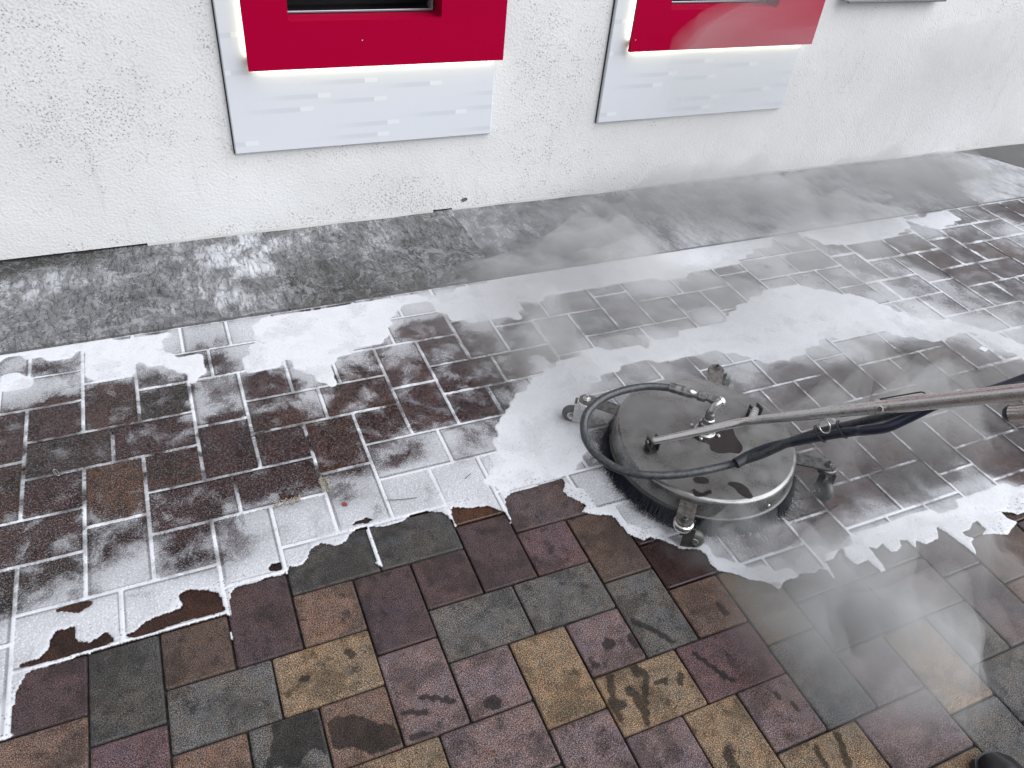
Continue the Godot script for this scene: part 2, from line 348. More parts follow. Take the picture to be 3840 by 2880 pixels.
func in_poly(flat: Array, u: float, v: float) -> bool:
	var n := flat.size() / 2
	var inside := false
	for i in n:
		var j := (i + 1) % n
		if (flat[i * 2 + 1] <= v) != (flat[j * 2 + 1] <= v):
			if u < flat[i * 2] + (v - flat[i * 2 + 1]) / (flat[j * 2 + 1] - flat[i * 2 + 1]) * (flat[j * 2] - flat[i * 2]): inside = not inside
	return inside

# ------------------------------------------------------------------ start
func _ready() -> void:
	rng.seed = 7
	light_and_camera()
	make_ground()
	make_wall()
	make_strip()
	make_paving()
	make_foam()
	make_machines()
	make_cleaner()
	make_boot()
	make_litter()
	make_steam()

func light_and_camera() -> void:
	var cam := Camera3D.new()
	cam.name = "camera"
	cam.fov = 52.88
	cam.near = 0.05
	cam.far = 400.0
	add_child(cam)
	cam.position = Vector3(0.3837, 1.6727, 1.2057)
	cam.rotation_degrees = Vector3(-39.574, -27.164, 6.430)
	cam.current = true
	var e := Environment.new()
	e.background_mode = Environment.BG_SKY
	var sky := Sky.new()
	var m := ProceduralSkyMaterial.new()
	m.sky_top_color = Color(0.90, 0.915, 0.94)
	m.sky_horizon_color = Color(0.94, 0.945, 0.955)
	m.ground_horizon_color = Color(0.45, 0.45, 0.45)
	m.ground_bottom_color = Color(0.3, 0.3, 0.3)
	m.sun_angle_max = 0.1
	sky.sky_material = m
	e.sky = sky
	e.background_energy_multiplier = 0.27
	e.tonemap_mode = Environment.TONE_MAPPER_LINEAR
	e.tonemap_exposure = 3.8
	e.volumetric_fog_enabled = true
	e.volumetric_fog_density = 0.0
	e.sdfgi_enabled = true
	e.ssao_enabled = true
	e.ssil_enabled = true
	var w := WorldEnvironment.new()
	w.name = "surroundings"
	w.environment = e
	add_child(w)
	var sun := DirectionalLight3D.new()
	sun.name = "overcast_sun"
	sun.light_energy = 0.5
	sun.light_angular_distance = 75.0
	sun.light_color = Color(0.975, 0.985, 1.0)
	sun.shadow_enabled = true
	add_child(sun)
	sun.look_at_from_position(Vector3(0.60, 0.75, 0.50), Vector3.ZERO)

# ------------------------------------------------------------------ setting
func make_ground() -> void:
	# bedding under the pavers and the lot beyond them
	var m := mat(lin(0.05, 0.047, 0.045), 0.95)
	m.albedo_texture = tex_l(seamless_bytes(noise(FastNoiseLite.TYPE_SIMPLEX_SMOOTH, 0.06, 4, 3), 256), 256, 256)
	m.uv1_triplanar = true
	m.uv1_world_triplanar = true
	m.uv1_scale = Vector3(2, 2, 2)
	var p := PlaneMesh.new()
	p.size = Vector2(160, 160)
	var o := put("ground", p, m)
	o.position = Vector3(0, -0.011, 60)
	o.set_meta("kind", "structure")

func stucco_textures() -> Array:
	# 1.2 m x 4.8 m of wall: pits that hold grime, thin runs, scuffs near the foot
	var W := 1792; var H := 448
	var big := bytes(noise(FastNoiseLite.TYPE_SIMPLEX_SMOOTH, 0.006, 3, 11), W, H)
	var mid := bytes(noise(FastNoiseLite.TYPE_SIMPLEX_SMOOTH, 0.03, 3, 12), W, H)
	var fine := bytes(noise(FastNoiseLite.TYPE_SIMPLEX_SMOOTH, 0.22, 3, 13), W, H)
	var cn := noise(FastNoiseLite.TYPE_CELLULAR, 0.2, 1, 14)
	cn.cellular_return_type = FastNoiseLite.RETURN_DISTANCE
	cn.cellular_jitter = 1.0
	var cell := bytes(cn, W, H)
	var im := noise(FastNoiseLite.TYPE_SIMPLEX_SMOOTH, 0.05, 2, 15).get_image(W, 32, false, false, true)
	im.convert(Image.FORMAT_L8)
	im.resize(W, H, Image.INTERPOLATE_CUBIC)
	var runs := im.get_data()
	# where grime gathers: x, y (m), reach x, reach y, strength
	var spots := [[0.0, 0.75, 0.35, 0.22, 0.55], [0.28, 0.52, 0.22, 0.16, 1.0], [0.02, 0.45, 0.2, 0.2, 0.75], [-0.1, 0.9, 0.4, 0.15, 0.7],
		[1.18, 0.12, 0.20, 0.10, 1.0], [1.36, 0.09, 0.16, 0.09, 1.1], [1.6, 0.05, 0.3, 0.05, 0.6], [0.85, 0.05, 0.25, 0.04, 0.5],
		[1.86, 0.70, 0.10, 0.30, 1.0], [2.05, 0.62, 0.14, 0.25, 0.8], [1.9, 0.25, 0.14, 0.16, 0.7], [2.15, 0.18, 0.2, 0.1, 0.5],
		[0.58, 0.75, 0.035, 0.3, 1.1], [0.6, 0.4, 0.03, 0.1, 0.8], [2.19, 0.7, 0.03, 0.3, 0.9], [3.6, 0.5, 0.3, 0.3, 0.6], [1.1, 0.33, 0.45, 0.022, 1.0], [2.7, 0.34, 0.4, 0.02, 0.9], [3.35, 0.6, 0.04, 0.3, 0.6], [0.3, 0.03, 0.7, 0.035, 0.55], [1.4, 0.03, 0.9, 0.04, 0.6], [2.6, 0.03, 0.8, 0.03, 0.5]]
	var gi := Image.create_empty(112, 28, false, Image.FORMAT_L8)
	for y in 28:
		for x in 112:
			var px := -0.6 + (x + 0.5) / 112.0 * 4.8
			var py := 1.2 - (y + 0.5) / 28.0 * 1.2
			var g := 0.10
			for s in spots:
				var dx: float = (px - s[0]) / s[2]; var dy: float = (py - s[1]) / s[3]
				g += s[4] * exp(-(dx * dx + dy * dy)) * 0.62
			gi.set_pixel(x, y, Color(minf(g, 1.0), 0, 0))
	gi.resize(W, H, Image.INTERPOLATE_CUBIC)
	var grime := gi.get_data()
	var col := PackedByteArray(); col.resize(W * H * 3)
	var hgt := PackedByteArray(); hgt.resize(W * H)
	for i in W * H:
		var g := grime[i] / 255.0
		var f := fine[i] / 255.0
		var c := cell[i] / 255.0
		var m := mid[i] / 255.0
		# pits: small cells, open only where grime gathers
		var pit := ss(0.19, 0.08, c) * ss(0.70 - 0.46 * g, 0.86 - 0.40 * g, m * 0.7 + f * 0.3)
		var smear := g * ss(0.50, 0.75, f) * 0.09
		var run := ss(0.80, 0.9, runs[i] / 255.0) * 0.02
		var v := 0.80 + (big[i] / 255.0 - 0.5) * 0.035 + (f - 0.5) * 0.04 - smear - run
		v = lerpf(v, 0.32, pit * 0.75)
		var k := i * 3
		col[k] = clampi(int(v * 255.0), 0, 255)
		col[k + 1] = clampi(int((v * 0.998 + 0.001) * 255.0), 0, 255)
		col[k + 2] = clampi(int((v * 1.0 - pit * 0.01 - smear * 0.05) * 255.0), 0, 255)
		hgt[i] = clampi(int((f * 0.55 + m * 0.30 - pit * 0.35 + 0.15) * 255.0), 0, 255)
	return [tex_rgb(col, W, H), tex_l(hgt, W, H)]

func make_wall() -> void:
	var t := stucco_textures()
	var m := mat(Color(1, 1, 1), 0.92)
	m.albedo_texture = t[0]
	m.heightmap_enabled = true
	m.heightmap_texture = t[1]
	m.heightmap_scale = 0.26
	var xs := [-6.0, 0.860, 1.443, 2.463, 3.048, 14.0]
	var ys := [0.010, 0.8405, 1.60, 2.7]
	var st := st_new()
	st.set_smooth_group(-1)
	for i in 5:
		for j in 3:
			if j == 1 and (i == 1 or i == 3): continue
			for q in [[0, 0], [0, 1], [1, 1], [0, 0], [1, 1], [1, 0]]:
				var x: float = xs[i + q[0]]; var y: float = ys[j + q[1]]
				st.set_uv(Vector2((x + 0.6) / 4.8, (1.2 - y) / 1.2))
				st.add_vertex(Vector3(x, y, WALL_Z))
	for q in [[-6, WALL_Z], [-6, WALL_Z - 0.3], [14, WALL_Z - 0.3], [-6, WALL_Z], [14, WALL_Z - 0.3], [14, WALL_Z]]:   # coping
		st.set_uv(Vector2(q[0] / 4.8, q[1] / 1.2)); st.add_vertex(Vector3(q[0], 2.7, q[1]))
	for q in [[-6, 0.010], [14, 0.010], [14, 2.7], [-6, 0.010], [14, 2.7], [-6, 2.7]]:
		st.set_uv(Vector2(q[0] / 4.8, q[1] / 1.2)); st.add_vertex(Vector3(q[0], q[1], WALL_Z - 0.3))
	for q in [[-6, WALL_Z - 0.3], [-6, WALL_Z], [14, WALL_Z], [-6, WALL_Z - 0.3], [14, WALL_Z], [14, WALL_Z - 0.3]]:
		st.set_uv(Vector2(q[0] / 4.8, q[1] / 1.2)); st.add_vertex(Vector3(q[0], 0.010, q[1]))
	var wall := base("stucco_wall", Vector3.ZERO)
	tag(wall, "long white stucco wall with dirty pits behind the concrete strip", "wall")
	put("stucco", done(st), m, wall)
	# the footing behind the raised edge of the stucco, and the mortar bead along its foot
	put("footing", done(bevel_box(Vector3(19.9, 0.02, 0.28), 0.001, Vector3(4, 0.0, WALL_Z - 0.153))), mat(lin(0.035, 0.03, 0.03), 0.9), wall)
	var bead := st_new()
	bead.set_smooth_group(-1)
	var bn := noise(FastNoiseLite.TYPE_SIMPLEX_SMOOTH, 3.0, 3, 5)
	var x := 0.24
	while x < 8.0:
		var a := 0.007 + 0.006 * bn.get_noise_1d(x); var b := 0.007 + 0.006 * bn.get_noise_1d(x + 0.03)
		var ha := 0.011 + 0.003 * bn.get_noise_1d(x + 40.0); var hb := 0.011 + 0.003 * bn.get_noise_1d(x + 40.03)
		var gap := x > 1.42 and x < 1.52
		if not gap:
			quad(bead, Vector3(x, 0.001, WALL_Z + a), Vector3(x, ha, WALL_Z + a * 0.3), Vector3(x + 0.03, hb, WALL_Z + b * 0.3), Vector3(x + 0.03, 0.001, WALL_Z + b))
			quad(bead, Vector3(x, ha, WALL_Z + a * 0.3), Vector3(x, ha, WALL_Z - 0.01), Vector3(x + 0.03, hb, WALL_Z - 0.01), Vector3(x + 0.03, hb, WALL_Z + b * 0.3))
		x += 0.03
	put("mortar_bead", done(bead), mat(lin(0.40, 0.39, 0.38), 0.95), wall)
	# a dark scuff of dirt stuck low on the wall
	var blot := PackedVector2Array()
	for k in 14:
		var an := TAU * k / 14.0
		var r := 0.011 * (0.7 + 0.5 * rng.randf())
		blot.append(Vector2(cos(an) * r * 1.5, sin(an) * r * 0.8))
	var d := put("dirt_clot", plate(blot, 0.002, 0.004, Transform3D(Basis(Vector3(1, 0.25, 0).normalized(), Vector3(0, 0, 1), Vector3(0.25, -1, 0).normalized()), Vector3(1.589, 0.046, WALL_Z))), mat(lin(0.09, 0.085, 0.08), 0.95), wall)
	d.set_meta("label", "small dark clot of dirt stuck low on the wall")

func concrete_material() -> StandardMaterial3D:
	var W := 512
	var a := seamless_bytes(noise(FastNoiseLite.TYPE_SIMPLEX_SMOOTH, 0.01, 4, 21), W)
	var b := seamless_bytes(noise(FastNoiseLite.TYPE_SIMPLEX_SMOOTH, 0.3, 2, 22), W)
	var d := PackedByteArray(); d.resize(W * W * 3)
	for i in W * W:
		var v := 0.52 + (a[i] / 255.0 - 0.5) * 0.22 + (b[i] / 255.0 - 0.5) * 0.14
		d[i * 3] = int(v * 255.0); d[i * 3 + 1] = int(v * 252.0); d[i * 3 + 2] = int(v * 246.0)
	var m := mat(lin(0.13, 0.127, 0.12), 0.45)
	m.metallic_specular = 0.28
	m.albedo_texture = tex_rgb(d, W, W)
	m.uv1_triplanar = true
	m.uv1_world_triplanar = true
	m.uv1_scale = Vector3(1.1, 1.1, 1.1)
	m.heightmap_enabled = true
	m.heightmap_texture = tex_l(b, W, W)
	m.heightmap_scale = 0.06
	return m

func make_strip() -> void:
	var m := concrete_material()
	var strip := base("concrete_strip", Vector3.ZERO)
	strip.set_meta("kind", "structure")
	var cuts := [-60.0, -36.3, -13.6, 9.0, 31.3, 54.2, 77.0, 99.7, 122.0]
	for i in cuts.size() - 1:
		var w: float = (cuts[i + 1] - cuts[i]) * U - 0.007
		var s := put("slab", done(bevel_box(Vector3(w, 0.1, 8.0 * U - 0.012), 0.003)), m, strip)
		s.position = Vector3((cuts[i] + cuts[i + 1]) / 2 * U, -0.05, (-24.0 + -16.0) / 2 * U - 0.003)

# ------------------------------------------------------------------ pavers
# the repeat: module position and size of each paver, carried over the lattice (8, 0), (4, 4)
const REPEAT := [[0, 0, 2, 3], [0, 3, 2, 3], [2, 0, 2, 2], [6, 0, 2, 2], [2, 2, 3, 2], [5, 2, 3, 2]]

func paver_list() -> Array:
	var out := []
	for j in range(-6, 14):
		for i in range(-24, 30):
			for r in REPEAT:
				var u: int = r[0] + 8 * i + 4 * j
				var v: int = r[1] + 4 * j
				if u < -40 or u > 110 or v < -18 or v > 40: continue
				var d: int = r[3]
				var v0 := v
				if v0 < -16:
					d -= -16 - v0
					v0 = -16
				if d <= 0: continue
				out.append([u, v0, r[2], d])
	return out

func paver_mesh(w: float, d: float, sd: int) -> ArrayMesh:
	# worn paver: chamfered top edge, clipped corners, w and d in metres
	var r := RandomNumberGenerator.new()
	r.seed = 400 + sd
	var hx := w / 2.0; var hz := d / 2.0
	var ring := func(inset: float, y: float, cut: float) -> Array:
		var a := hx - inset; var b := hz - inset
		return [Vector3(-a + cut, y, -b), Vector3(a - cut, y, -b), Vector3(a, y, -b + cut), Vector3(a, y, b - cut), Vector3(a - cut, y, b), Vector3(-a + cut, y, b), Vector3(-a, y, b - cut), Vector3(-a, y, -b + cut)]
	var top: Array = ring.call(0.0052, 0.0, 0.0042)
	var edge: Array = ring.call(0.0014, -0.0015, 0.0040)
	var low: Array = ring.call(0.0, -0.0045, 0.0036)
	var bot: Array = ring.call(0.0, -0.05, 0.0036)
	for k in 8:
		var j := Vector3(r.randf_range(-0.0008, 0.0008), 0, r.randf_range(-0.0008, 0.0008))
		top[k] += j; edge[k] += j * 0.5
	var st := st_new()
	st.set_smooth_group(-1)
	for k in range(1, 7): for q in [top[0], top[k], top[k + 1]]: st.add_vertex(q)
	for pair in [[top, edge], [edge, low], [low, bot]]:
		for k in 8:
			var n := (k + 1) % 8
			quad(st, pair[0][k], pair[1][k], pair[1][n], pair[0][n])
	return done(st)

func paver_textures() -> Array:
	# exposed sand and chips: light grains and dark pinholes, 0.42 m repeat
	var W := 512
	var f := seamless_bytes(noise(FastNoiseLite.TYPE_SIMPLEX, 0.30, 2, 31), W)
	var g := seamless_bytes(noise(FastNoiseLite.TYPE_SIMPLEX, 0.16, 2, 32), W)
	var m := seamless_bytes(noise(FastNoiseLite.TYPE_SIMPLEX_SMOOTH, 0.02, 4, 33), W)
	var cn := noise(FastNoiseLite.TYPE_CELLULAR, 0.028, 1, 34)
	cn.cellular_return_type = FastNoiseLite.RETURN_DISTANCE
	cn.cellular_jitter = 1.2
	var c := seamless_bytes(cn, W)
	var col := PackedByteArray(); col.resize(W * W * 3)
	var hgt := PackedByteArray(); hgt.resize(W * W)
	for i in W * W:
		var a := f[i] / 255.0; var b := g[i] / 255.0
		var v := 0.60 + (m[i] / 255.0 - 0.5) * 0.20
		v += (a - 0.5) * 0.95
		v += ss(0.62, 0.78, b) * 0.26
		v -= ss(0.36, 0.20, b) * 0.24
		v = lerpf(v, 0.25, ss(0.075, 0.03, c[i] / 255.0) * 0.6)
		v = clampf(v, 0.12, 1.0)
		var warm := (m[(i + 7919) % (W * W)] / 255.0 - 0.5) * 0.10
		col[i * 3] = clampi(int(v * (1.0 + warm) * 255.0), 0, 255)
		col[i * 3 + 1] = clampi(int(v * 255.0), 0, 255)
		col[i * 3 + 2] = clampi(int(v * (1.0 - warm) * 255.0), 0, 255)
		hgt[i] = clampi(int((a * 0.6 + b * 0.4) * 255.0), 0, 255)
	# damp marks and old dirt over 3.6 m, so that nothing repeats in view
	var D := 1280
	var ppm := D / 3.6
	var mark := Image.create_empty(D, D, false, Image.FORMAT_L8)
	for s in DAMP_STAINS:
		var flat := []
		for k in range(1, s.size(), 2):
			flat.append((s[k] * U + 0.4) * ppm)
			flat.append((s[k + 1] * U + 1.7) * ppm)
		if s[0] == 0.0: fill_poly(mark, flat, 0, 0, 1, 1, Color.WHITE)
		else:
			for k in range(0, flat.size() - 2, 2):
				var a := Vector2(flat[k], flat[k + 1]); var b := Vector2(flat[k + 2], flat[k + 3])
				var n: Vector2 = (b - a).normalized().orthogonal() * (s[0] * ppm * 0.5)
				var e: Vector2 = (b - a).normalized() * (s[0] * ppm * 0.3)
				fill_poly(mark, [a.x - e.x, a.y - e.y, a.x + n.x, a.y + n.y, b.x + n.x, b.y + n.y, b.x + e.x, b.y + e.y, b.x - n.x, b.y - n.y, a.x - n.x, a.y - n.y], 0, 0, 1, 1, Color.WHITE)
	var K := blur(mark, 4).get_data()
	var s1 := seamless_bytes(noise(FastNoiseLite.TYPE_SIMPLEX_SMOOTH, 0.014, 4, 35), D)
	var s2 := seamless_bytes(noise(FastNoiseLite.TYPE_SIMPLEX_SMOOTH, 0.055, 4, 36), D)
	var s3 := seamless_bytes(noise(FastNoiseLite.TYPE_SIMPLEX, 0.3, 2, 37), D)
	var st := PackedByteArray(); st.resize(D * D * 3)
	for i in D * D:
		var b := s2[i] / 255.0
		var fn := s3[i] / 255.0
		var x := s1[i] / 255.0 * 0.55 + b * 0.30 + fn * 0.15
		var v := lerpf(1.0, 0.80, ss(0.50, 0.60, x)) * lerpf(1.0, 0.76, ss(0.66, 0.74, b * 0.75 + fn * 0.25))
		v *= lerpf(1.0, 0.52, ss(0.35, 0.60, K[i] / 255.0 + (b - 0.5) * 0.45 + (fn - 0.5) * 0.35))
		var hue := (s1[(i + 40507) % (D * D)] / 255.0 - 0.5) * 0.16
		st[i * 3] = clampi(int(v * (0.97 + hue * 0.8) * 255.0), 0, 255)
		st[i * 3 + 1] = clampi(int(v * (0.95 + hue * 0.25) * 255.0), 0, 255)
		st[i * 3 + 2] = clampi(int(v * (0.96 - hue * 0.4) * 255.0), 0, 255)
	return [tex_rgb(col, W, W), tex_l(hgt, W, W), tex_rgb(st, D, D)]

func make_paving() -> void:
	var tex := paver_textures()
	# maroon, brown, gold, grey, mauve: dry, damp and soaked tone of each
	var tones := [[0.178, 0.110, 0.113], [0.232, 0.152, 0.115], [0.335, 0.240, 0.150], [0.172, 0.163, 0.150], [0.245, 0.176, 0.172]]
	var mats := []
	for w in 3:
		var row := []
		for t in tones:
			var k: float = [1.22, 0.68, 0.34][w]
			var c := Vector3(t[0], t[1], t[2]) * k
			if w == 2: c = Vector3(c.x * 1.12, c.y * 0.78, c.z * 0.72)   # soaked stone is darker and deeper in hue
			var m := mat(lin(c.x, c.y, c.z), [0.88, 0.58, 0.20][w])
			m.metallic_specular = [0.4, 0.4, 0.36][w]
			m.albedo_texture = tex[0]
			m.uv1_triplanar = true
			m.uv1_world_triplanar = true
			m.uv1_scale = Vector3(2.4, 2.4, 2.4)
			m.heightmap_enabled = true
			m.heightmap_texture = tex[1]
			m.heightmap_scale = [0.16, 0.12, 0.10][w]
			m.detail_enabled = true
			m.detail_blend_mode = BaseMaterial3D.BLEND_MODE_MUL
			m.detail_uv_layer = BaseMaterial3D.DETAIL_UV_2
			m.detail_albedo = tex[2]
			m.uv2_triplanar = true
			m.uv2_world_triplanar = true
			m.uv2_scale = Vector3.ONE / 3.6
			m.uv2_offset = Vector3(0.4, 0.0, 1.7) / 3.6
			row.append(m)
		mats.append(row)
	# tone of the pavers that can be read in the photograph: 0 maroon 1 brown 2 gold 3 grey 4 mauve
	var known := {Vector2i(-2, 0): 0, Vector2i(0, 0): 3, Vector2i(2, 0): 1, Vector2i(2, 2): 3, Vector2i(4, -1): 0, Vector2i(5, 2): 2, Vector2i(6, 0): 1, Vector2i(8, 0): 0, Vector2i(8, 3): 4,
		Vector2i(6, 4): 1, Vector2i(4, 4): 3, Vector2i(2, 4): 1, Vector2i(0, 3): 0, Vector2i(-3, 2): 1, Vector2i(10, 2): 3, Vector2i(13, 2): 3, Vector2i(10, 4): 4, Vector2i(12, 4): 2, Vector2i(14, 4): 4,
		Vector2i(16, 3): 3, Vector2i(18, 4): 1, Vector2i(14, 6): 2, Vector2i(17, 6): 0, Vector2i(12, 7): 4, Vector2i(9, 6): 4, Vector2i(6, 6): 2, Vector2i(14, 8): 4, Vector2i(16, 7): 2, Vector2i(18, 8): 4,
		Vector2i(20, 4): 2, Vector2i(20, 7): 3, Vector2i(22, 4): 0, Vector2i(22, 8): 4, Vector2i(24, 8): 2, Vector2i(21, 10): 4, Vector2i(18, 10): 2, Vector2i(24, 11): 3, Vector2i(22, 12): 2, Vector2i(16, 0): 1, Vector2i(14, 0): 0, Vector2i(12, -1): 0, Vector2i(10, 0): 0,
		Vector2i(9, -2): 3, Vector2i(6, -2): 3, Vector2i(1, -2): 1, Vector2i(-2, -2): 1, Vector2i(0, -5): 0, Vector2i(0, -8): 2, Vector2i(2, -8): 1, Vector2i(2, -6): 0, Vector2i(4, -9): 0, Vector2i(-2, -8): 0, Vector2i(-2, -10): 3, Vector2i(1, -10): 0,
		Vector2i(-2, -12): 0, Vector2i(0, -13): 1, Vector2i(2, -12): 3, Vector2i(8, -8): 1, Vector2i(6, -8): 0, Vector2i(10, -8): 0, Vector2i(5, -6): 0, Vector2i(-4, -9): 1, Vector2i(18, 2): 0, Vector2i(16, 8): 2}
	var list := paver_list()
	var paving := base("paving", Vector3.ZERO)
	paving.set_meta("kind", "structure")
	var shapes := {}
	var rest := {}
	var cam := Vector3(0.3837, 1.6727, 1.2057)
	var eye := Basis.from_euler(Vector3(deg_to_rad(-39.574), deg_to_rad(-27.164), deg_to_rad(6.43)))
	var ty := tan(deg_to_rad(52.88) / 2)
	var pick := [0, 0, 0, 1, 1, 3, 3, 4, 4, 2]
	for b in list:
		var r := RandomNumberGenerator.new()
		r.seed = (b[0] + 200) * 977 + (b[1] + 200) * 131
		var gap := 0.0042
		var uc: float = b[0] + b[2] / 2.0; var vc: float = b[1] + b[3] / 2.0
		var at := Vector3(uc * U + r.randf_range(-0.0009, 0.0009), r.randf_range(-0.0011, 0.0005), vc * U + r.randf_range(-0.0009, 0.0009))
		var wet := 0
		var corners_in := 0
		for q in [[0.1, 0.1], [0.9, 0.1], [0.1, 0.9], [0.9, 0.9], [0.5, 0.5]]:
			if in_poly(FOAM_ZONE, b[0] + b[2] * q[0], b[1] + b[3] * q[1]): corners_in += 1
		if corners_in >= 2: wet = 2
		elif corners_in > 0 or in_poly(FOAM_ZONE, uc, vc - 2.6) or in_poly(FOAM_ZONE, uc + 1, vc - 2.0): wet = 1
		var tone: int = known.get(Vector2i(b[0], b[1]), pick[r.randi() % 10])
		var m: Material = mats[wet][tone]
		# in view of the photograph, or a little beyond its edges?
		var seen := false
		for q in [[0, 0], [1, 0], [0, 1], [1, 1], [0.5, 0.5]]:
			var l: Vector3 = eye.inverse() * (Vector3((b[0] + b[2] * q[0]) * U, 0, (b[1] + b[3] * q[1]) * U) - cam)
			if l.z < -0.1 and absf(l.x / -l.z) < ty * 1.3333 * 1.02 and absf(l.y / -l.z) < ty * 1.02: seen = true
		var turn := r.randf_range(-0.005, 0.005)
		var tilt := Vector3(r.randf_range(-0.004, 0.004), turn, r.randf_range(-0.004, 0.004))
		if seen:
			var w: int = b[2]; var d: int = b[3]
			var flip := w < d
			var key := Vector3i(maxi(w, d), mini(w, d), r.randi() % 3)
			if not shapes.has(key): shapes[key] = paver_mesh(key.x * U - gap, key.y * U - gap, key.z + key.x * 7 + key.y * 31)
			var o := put("paver", shapes[key], m, paving)
			o.transform = Transform3D(Basis.from_euler(tilt) * (Basis(Vector3.UP, PI / 2) if flip else Basis()), at)
		else:
			if not rest.has(m): rest[m] = st_new()
			var st: SurfaceTool = rest[m]
			st.set_smooth_group(-1)
			var hx: float = b[2] * U / 2 - 0.003; var hz: float = b[3] * U / 2 - 0.003
			var c := [Vector3(-hx, 0, -hz), Vector3(hx, 0, -hz), Vector3(hx, 0, hz), Vector3(-hx, 0, hz)]
			for k in 4: c[k] = at + c[k]
			quad(st, c[0], c[1], c[2], c[3])
			for k in 4: quad(st, c[k], c[k] + Vector3(0, -0.03, 0), c[(k + 1) % 4] + Vector3(0, -0.03, 0), c[(k + 1) % 4])
	var mesh := ArrayMesh.new()
	for m in rest:
		(rest[m] as SurfaceTool).generate_normals()
		(rest[m] as SurfaceTool).commit(mesh)
		mesh.surface_set_material(mesh.get_surface_count() - 1, m)
	var o := put("outlying_pavers", mesh, null, paving)
	o.set_meta("kind", "stuff")

# ------------------------------------------------------------------ suds
func foam_tile(u0: float, u1: float, v0: float, v1: float, W: int, H: int, sd: int, pavers: Array) -> Array:
	var sx := W / (u1 - u0); var sy := H / (v1 - v0)
	var px := U / sx                     # metres a pixel
	var zone := Image.create_empty(W, H, false, Image.FORMAT_L8)
	fill_poly(zone, FOAM_ZONE, u0, v0, sx, sy, Color.WHITE)
	for h in BARE_PATCHES: fill_poly(zone, h, u0, v0, sx, sy, Color.BLACK)
	var z1 := blur(zone, maxi(2, int(0.006 / px))).get_data()
	var z2 := blur(zone, maxi(4, int(0.07 / px))).get_data()
	var heap := Image.create_empty(W, H, false, Image.FORMAT_L8)
	for h in THICK_SUDS: fill_poly(heap, h, u0, v0, sx, sy, Color.WHITE)
	var thick := blur(heap, maxi(2, int(0.030 / px))).get_data()
	# thickness of suds and painted haze, spread from the listed points
	var gw := int((u1 - u0) * 1.5); var gh := int((v1 - v0) * 1.5)
	var di := Image.create_empty(gw, gh, false, Image.FORMAT_L8)
	var np := FOAM_HAZE_DENSITY.size() / 3
	for y in gh:
		for x in gw:
			var u := u0 + (x + 0.5) / gw * (u1 - u0)
			var v := v0 + (y + 0.5) / gh * (v1 - v0)
			var strip := v < STRIP_V
			var sw := 0.0; var sv := 0.0
			for k in np:
				if (FOAM_HAZE_DENSITY[k * 3 + 1] < STRIP_V) != strip: continue
				var du: float = FOAM_HAZE_DENSITY[k * 3] - u; var dv: float = FOAM_HAZE_DENSITY[k * 3 + 1] - v
				var w := 1.0 / pow(du * du + dv * dv + 0.12, 2.2)
				sw += w; sv += w * FOAM_HAZE_DENSITY[k * 3 + 2]
			di.set_pixel(x, y, Color(sv / sw, 0, 0))
	di.resize(W, H, Image.INTERPOLATE_CUBIC)
	var D := di.get_data()
	# joints between the pavers
	var ji := Image.create_empty(W, H, false, Image.FORMAT_L8)
	ji.fill(Color.WHITE)
	for b in pavers:
		if b[0] + b[2] < u0 or b[0] > u1 or b[1] > v1: continue
		var inset := 0.0046 / U
		var a := Vector2i(roundi((b[0] + inset - u0) * sx), roundi((b[1] + inset - v0) * sy))
		var e := Vector2i(roundi((b[0] + b[2] - inset - u0) * sx), roundi((b[1] + b[3] - inset - v0) * sy))
		ji.fill_rect(Rect2i(a, e - a), Color.BLACK)
	var J := blur(ji, maxi(2, int(0.004 / px))).get_data()
	var wide := blur(ji, maxi(3, int(0.012 / px))).get_data()
	var n := noise(FastNoiseLite.TYPE_SIMPLEX_SMOOTH, px / 0.10, 5, sd)
	n.domain_warp_enabled = true
	n.domain_warp_amplitude = 0.09 / px
	n.domain_warp_frequency = px / 0.16
	n.domain_warp_fractal_octaves = 3
	var flow := bytes(n, W, H)
	var sn := noise(FastNoiseLite.TYPE_SIMPLEX_SMOOTH, px / 0.16, 2, sd + 9)
	sn.domain_warp_enabled = true
	sn.domain_warp_amplitude = 0.16 / px
	sn.domain_warp_frequency = px / 0.20
	sn.domain_warp_fractal_octaves = 4
	sn.domain_warp_fractal_gain = 0.6
	var swirl := bytes(sn, W, H)
	var n2 := noise(FastNoiseLite.TYPE_SIMPLEX, px / 0.007, 3, sd + 1)
	var fleck := bytes(n2, W, H)
	var cn := noise(FastNoiseLite.TYPE_CELLULAR, px / 0.012, 1, sd + 2)
	cn.cellular_return_type = FastNoiseLite.RETURN_DISTANCE
	cn.cellular_jitter = 1.1
	var cell := bytes(cn, W, H)
	# runs that follow the fall of the strip, away from the wall
	var rn := noise(FastNoiseLite.TYPE_SIMPLEX_SMOOTH, px / 0.045, 5, sd + 3)
	rn.domain_warp_enabled = true
	rn.domain_warp_amplitude = 0.05 / px
	rn.domain_warp_frequency = px / 0.11
	var ri := rn.get_image(W, maxi(8, int(H / 4.0)), false, false, true)
	ri.convert(Image.FORMAT_L8)
	ri.resize(W, H, Image.INTERPOLATE_CUBIC)
	var run := ri.get_data()
	var vn := noise(FastNoiseLite.TYPE_SIMPLEX_SMOOTH, px / 0.030, 3, sd + 4, FastNoiseLite.FRACTAL_RIDGED)
	vn.domain_warp_enabled = true
	vn.domain_warp_amplitude = 0.03 / px
	vn.domain_warp_frequency = px / 0.08
	var vi := vn.get_image(W, maxi(8, int(H / 3.4)), false, false, true)
	vi.convert(Image.FORMAT_L8)
	vi.resize(W, H, Image.INTERPOLATE_CUBIC)
	var vein := vi.get_data()
	var out := PackedByteArray(); out.resize(W * H * 4)
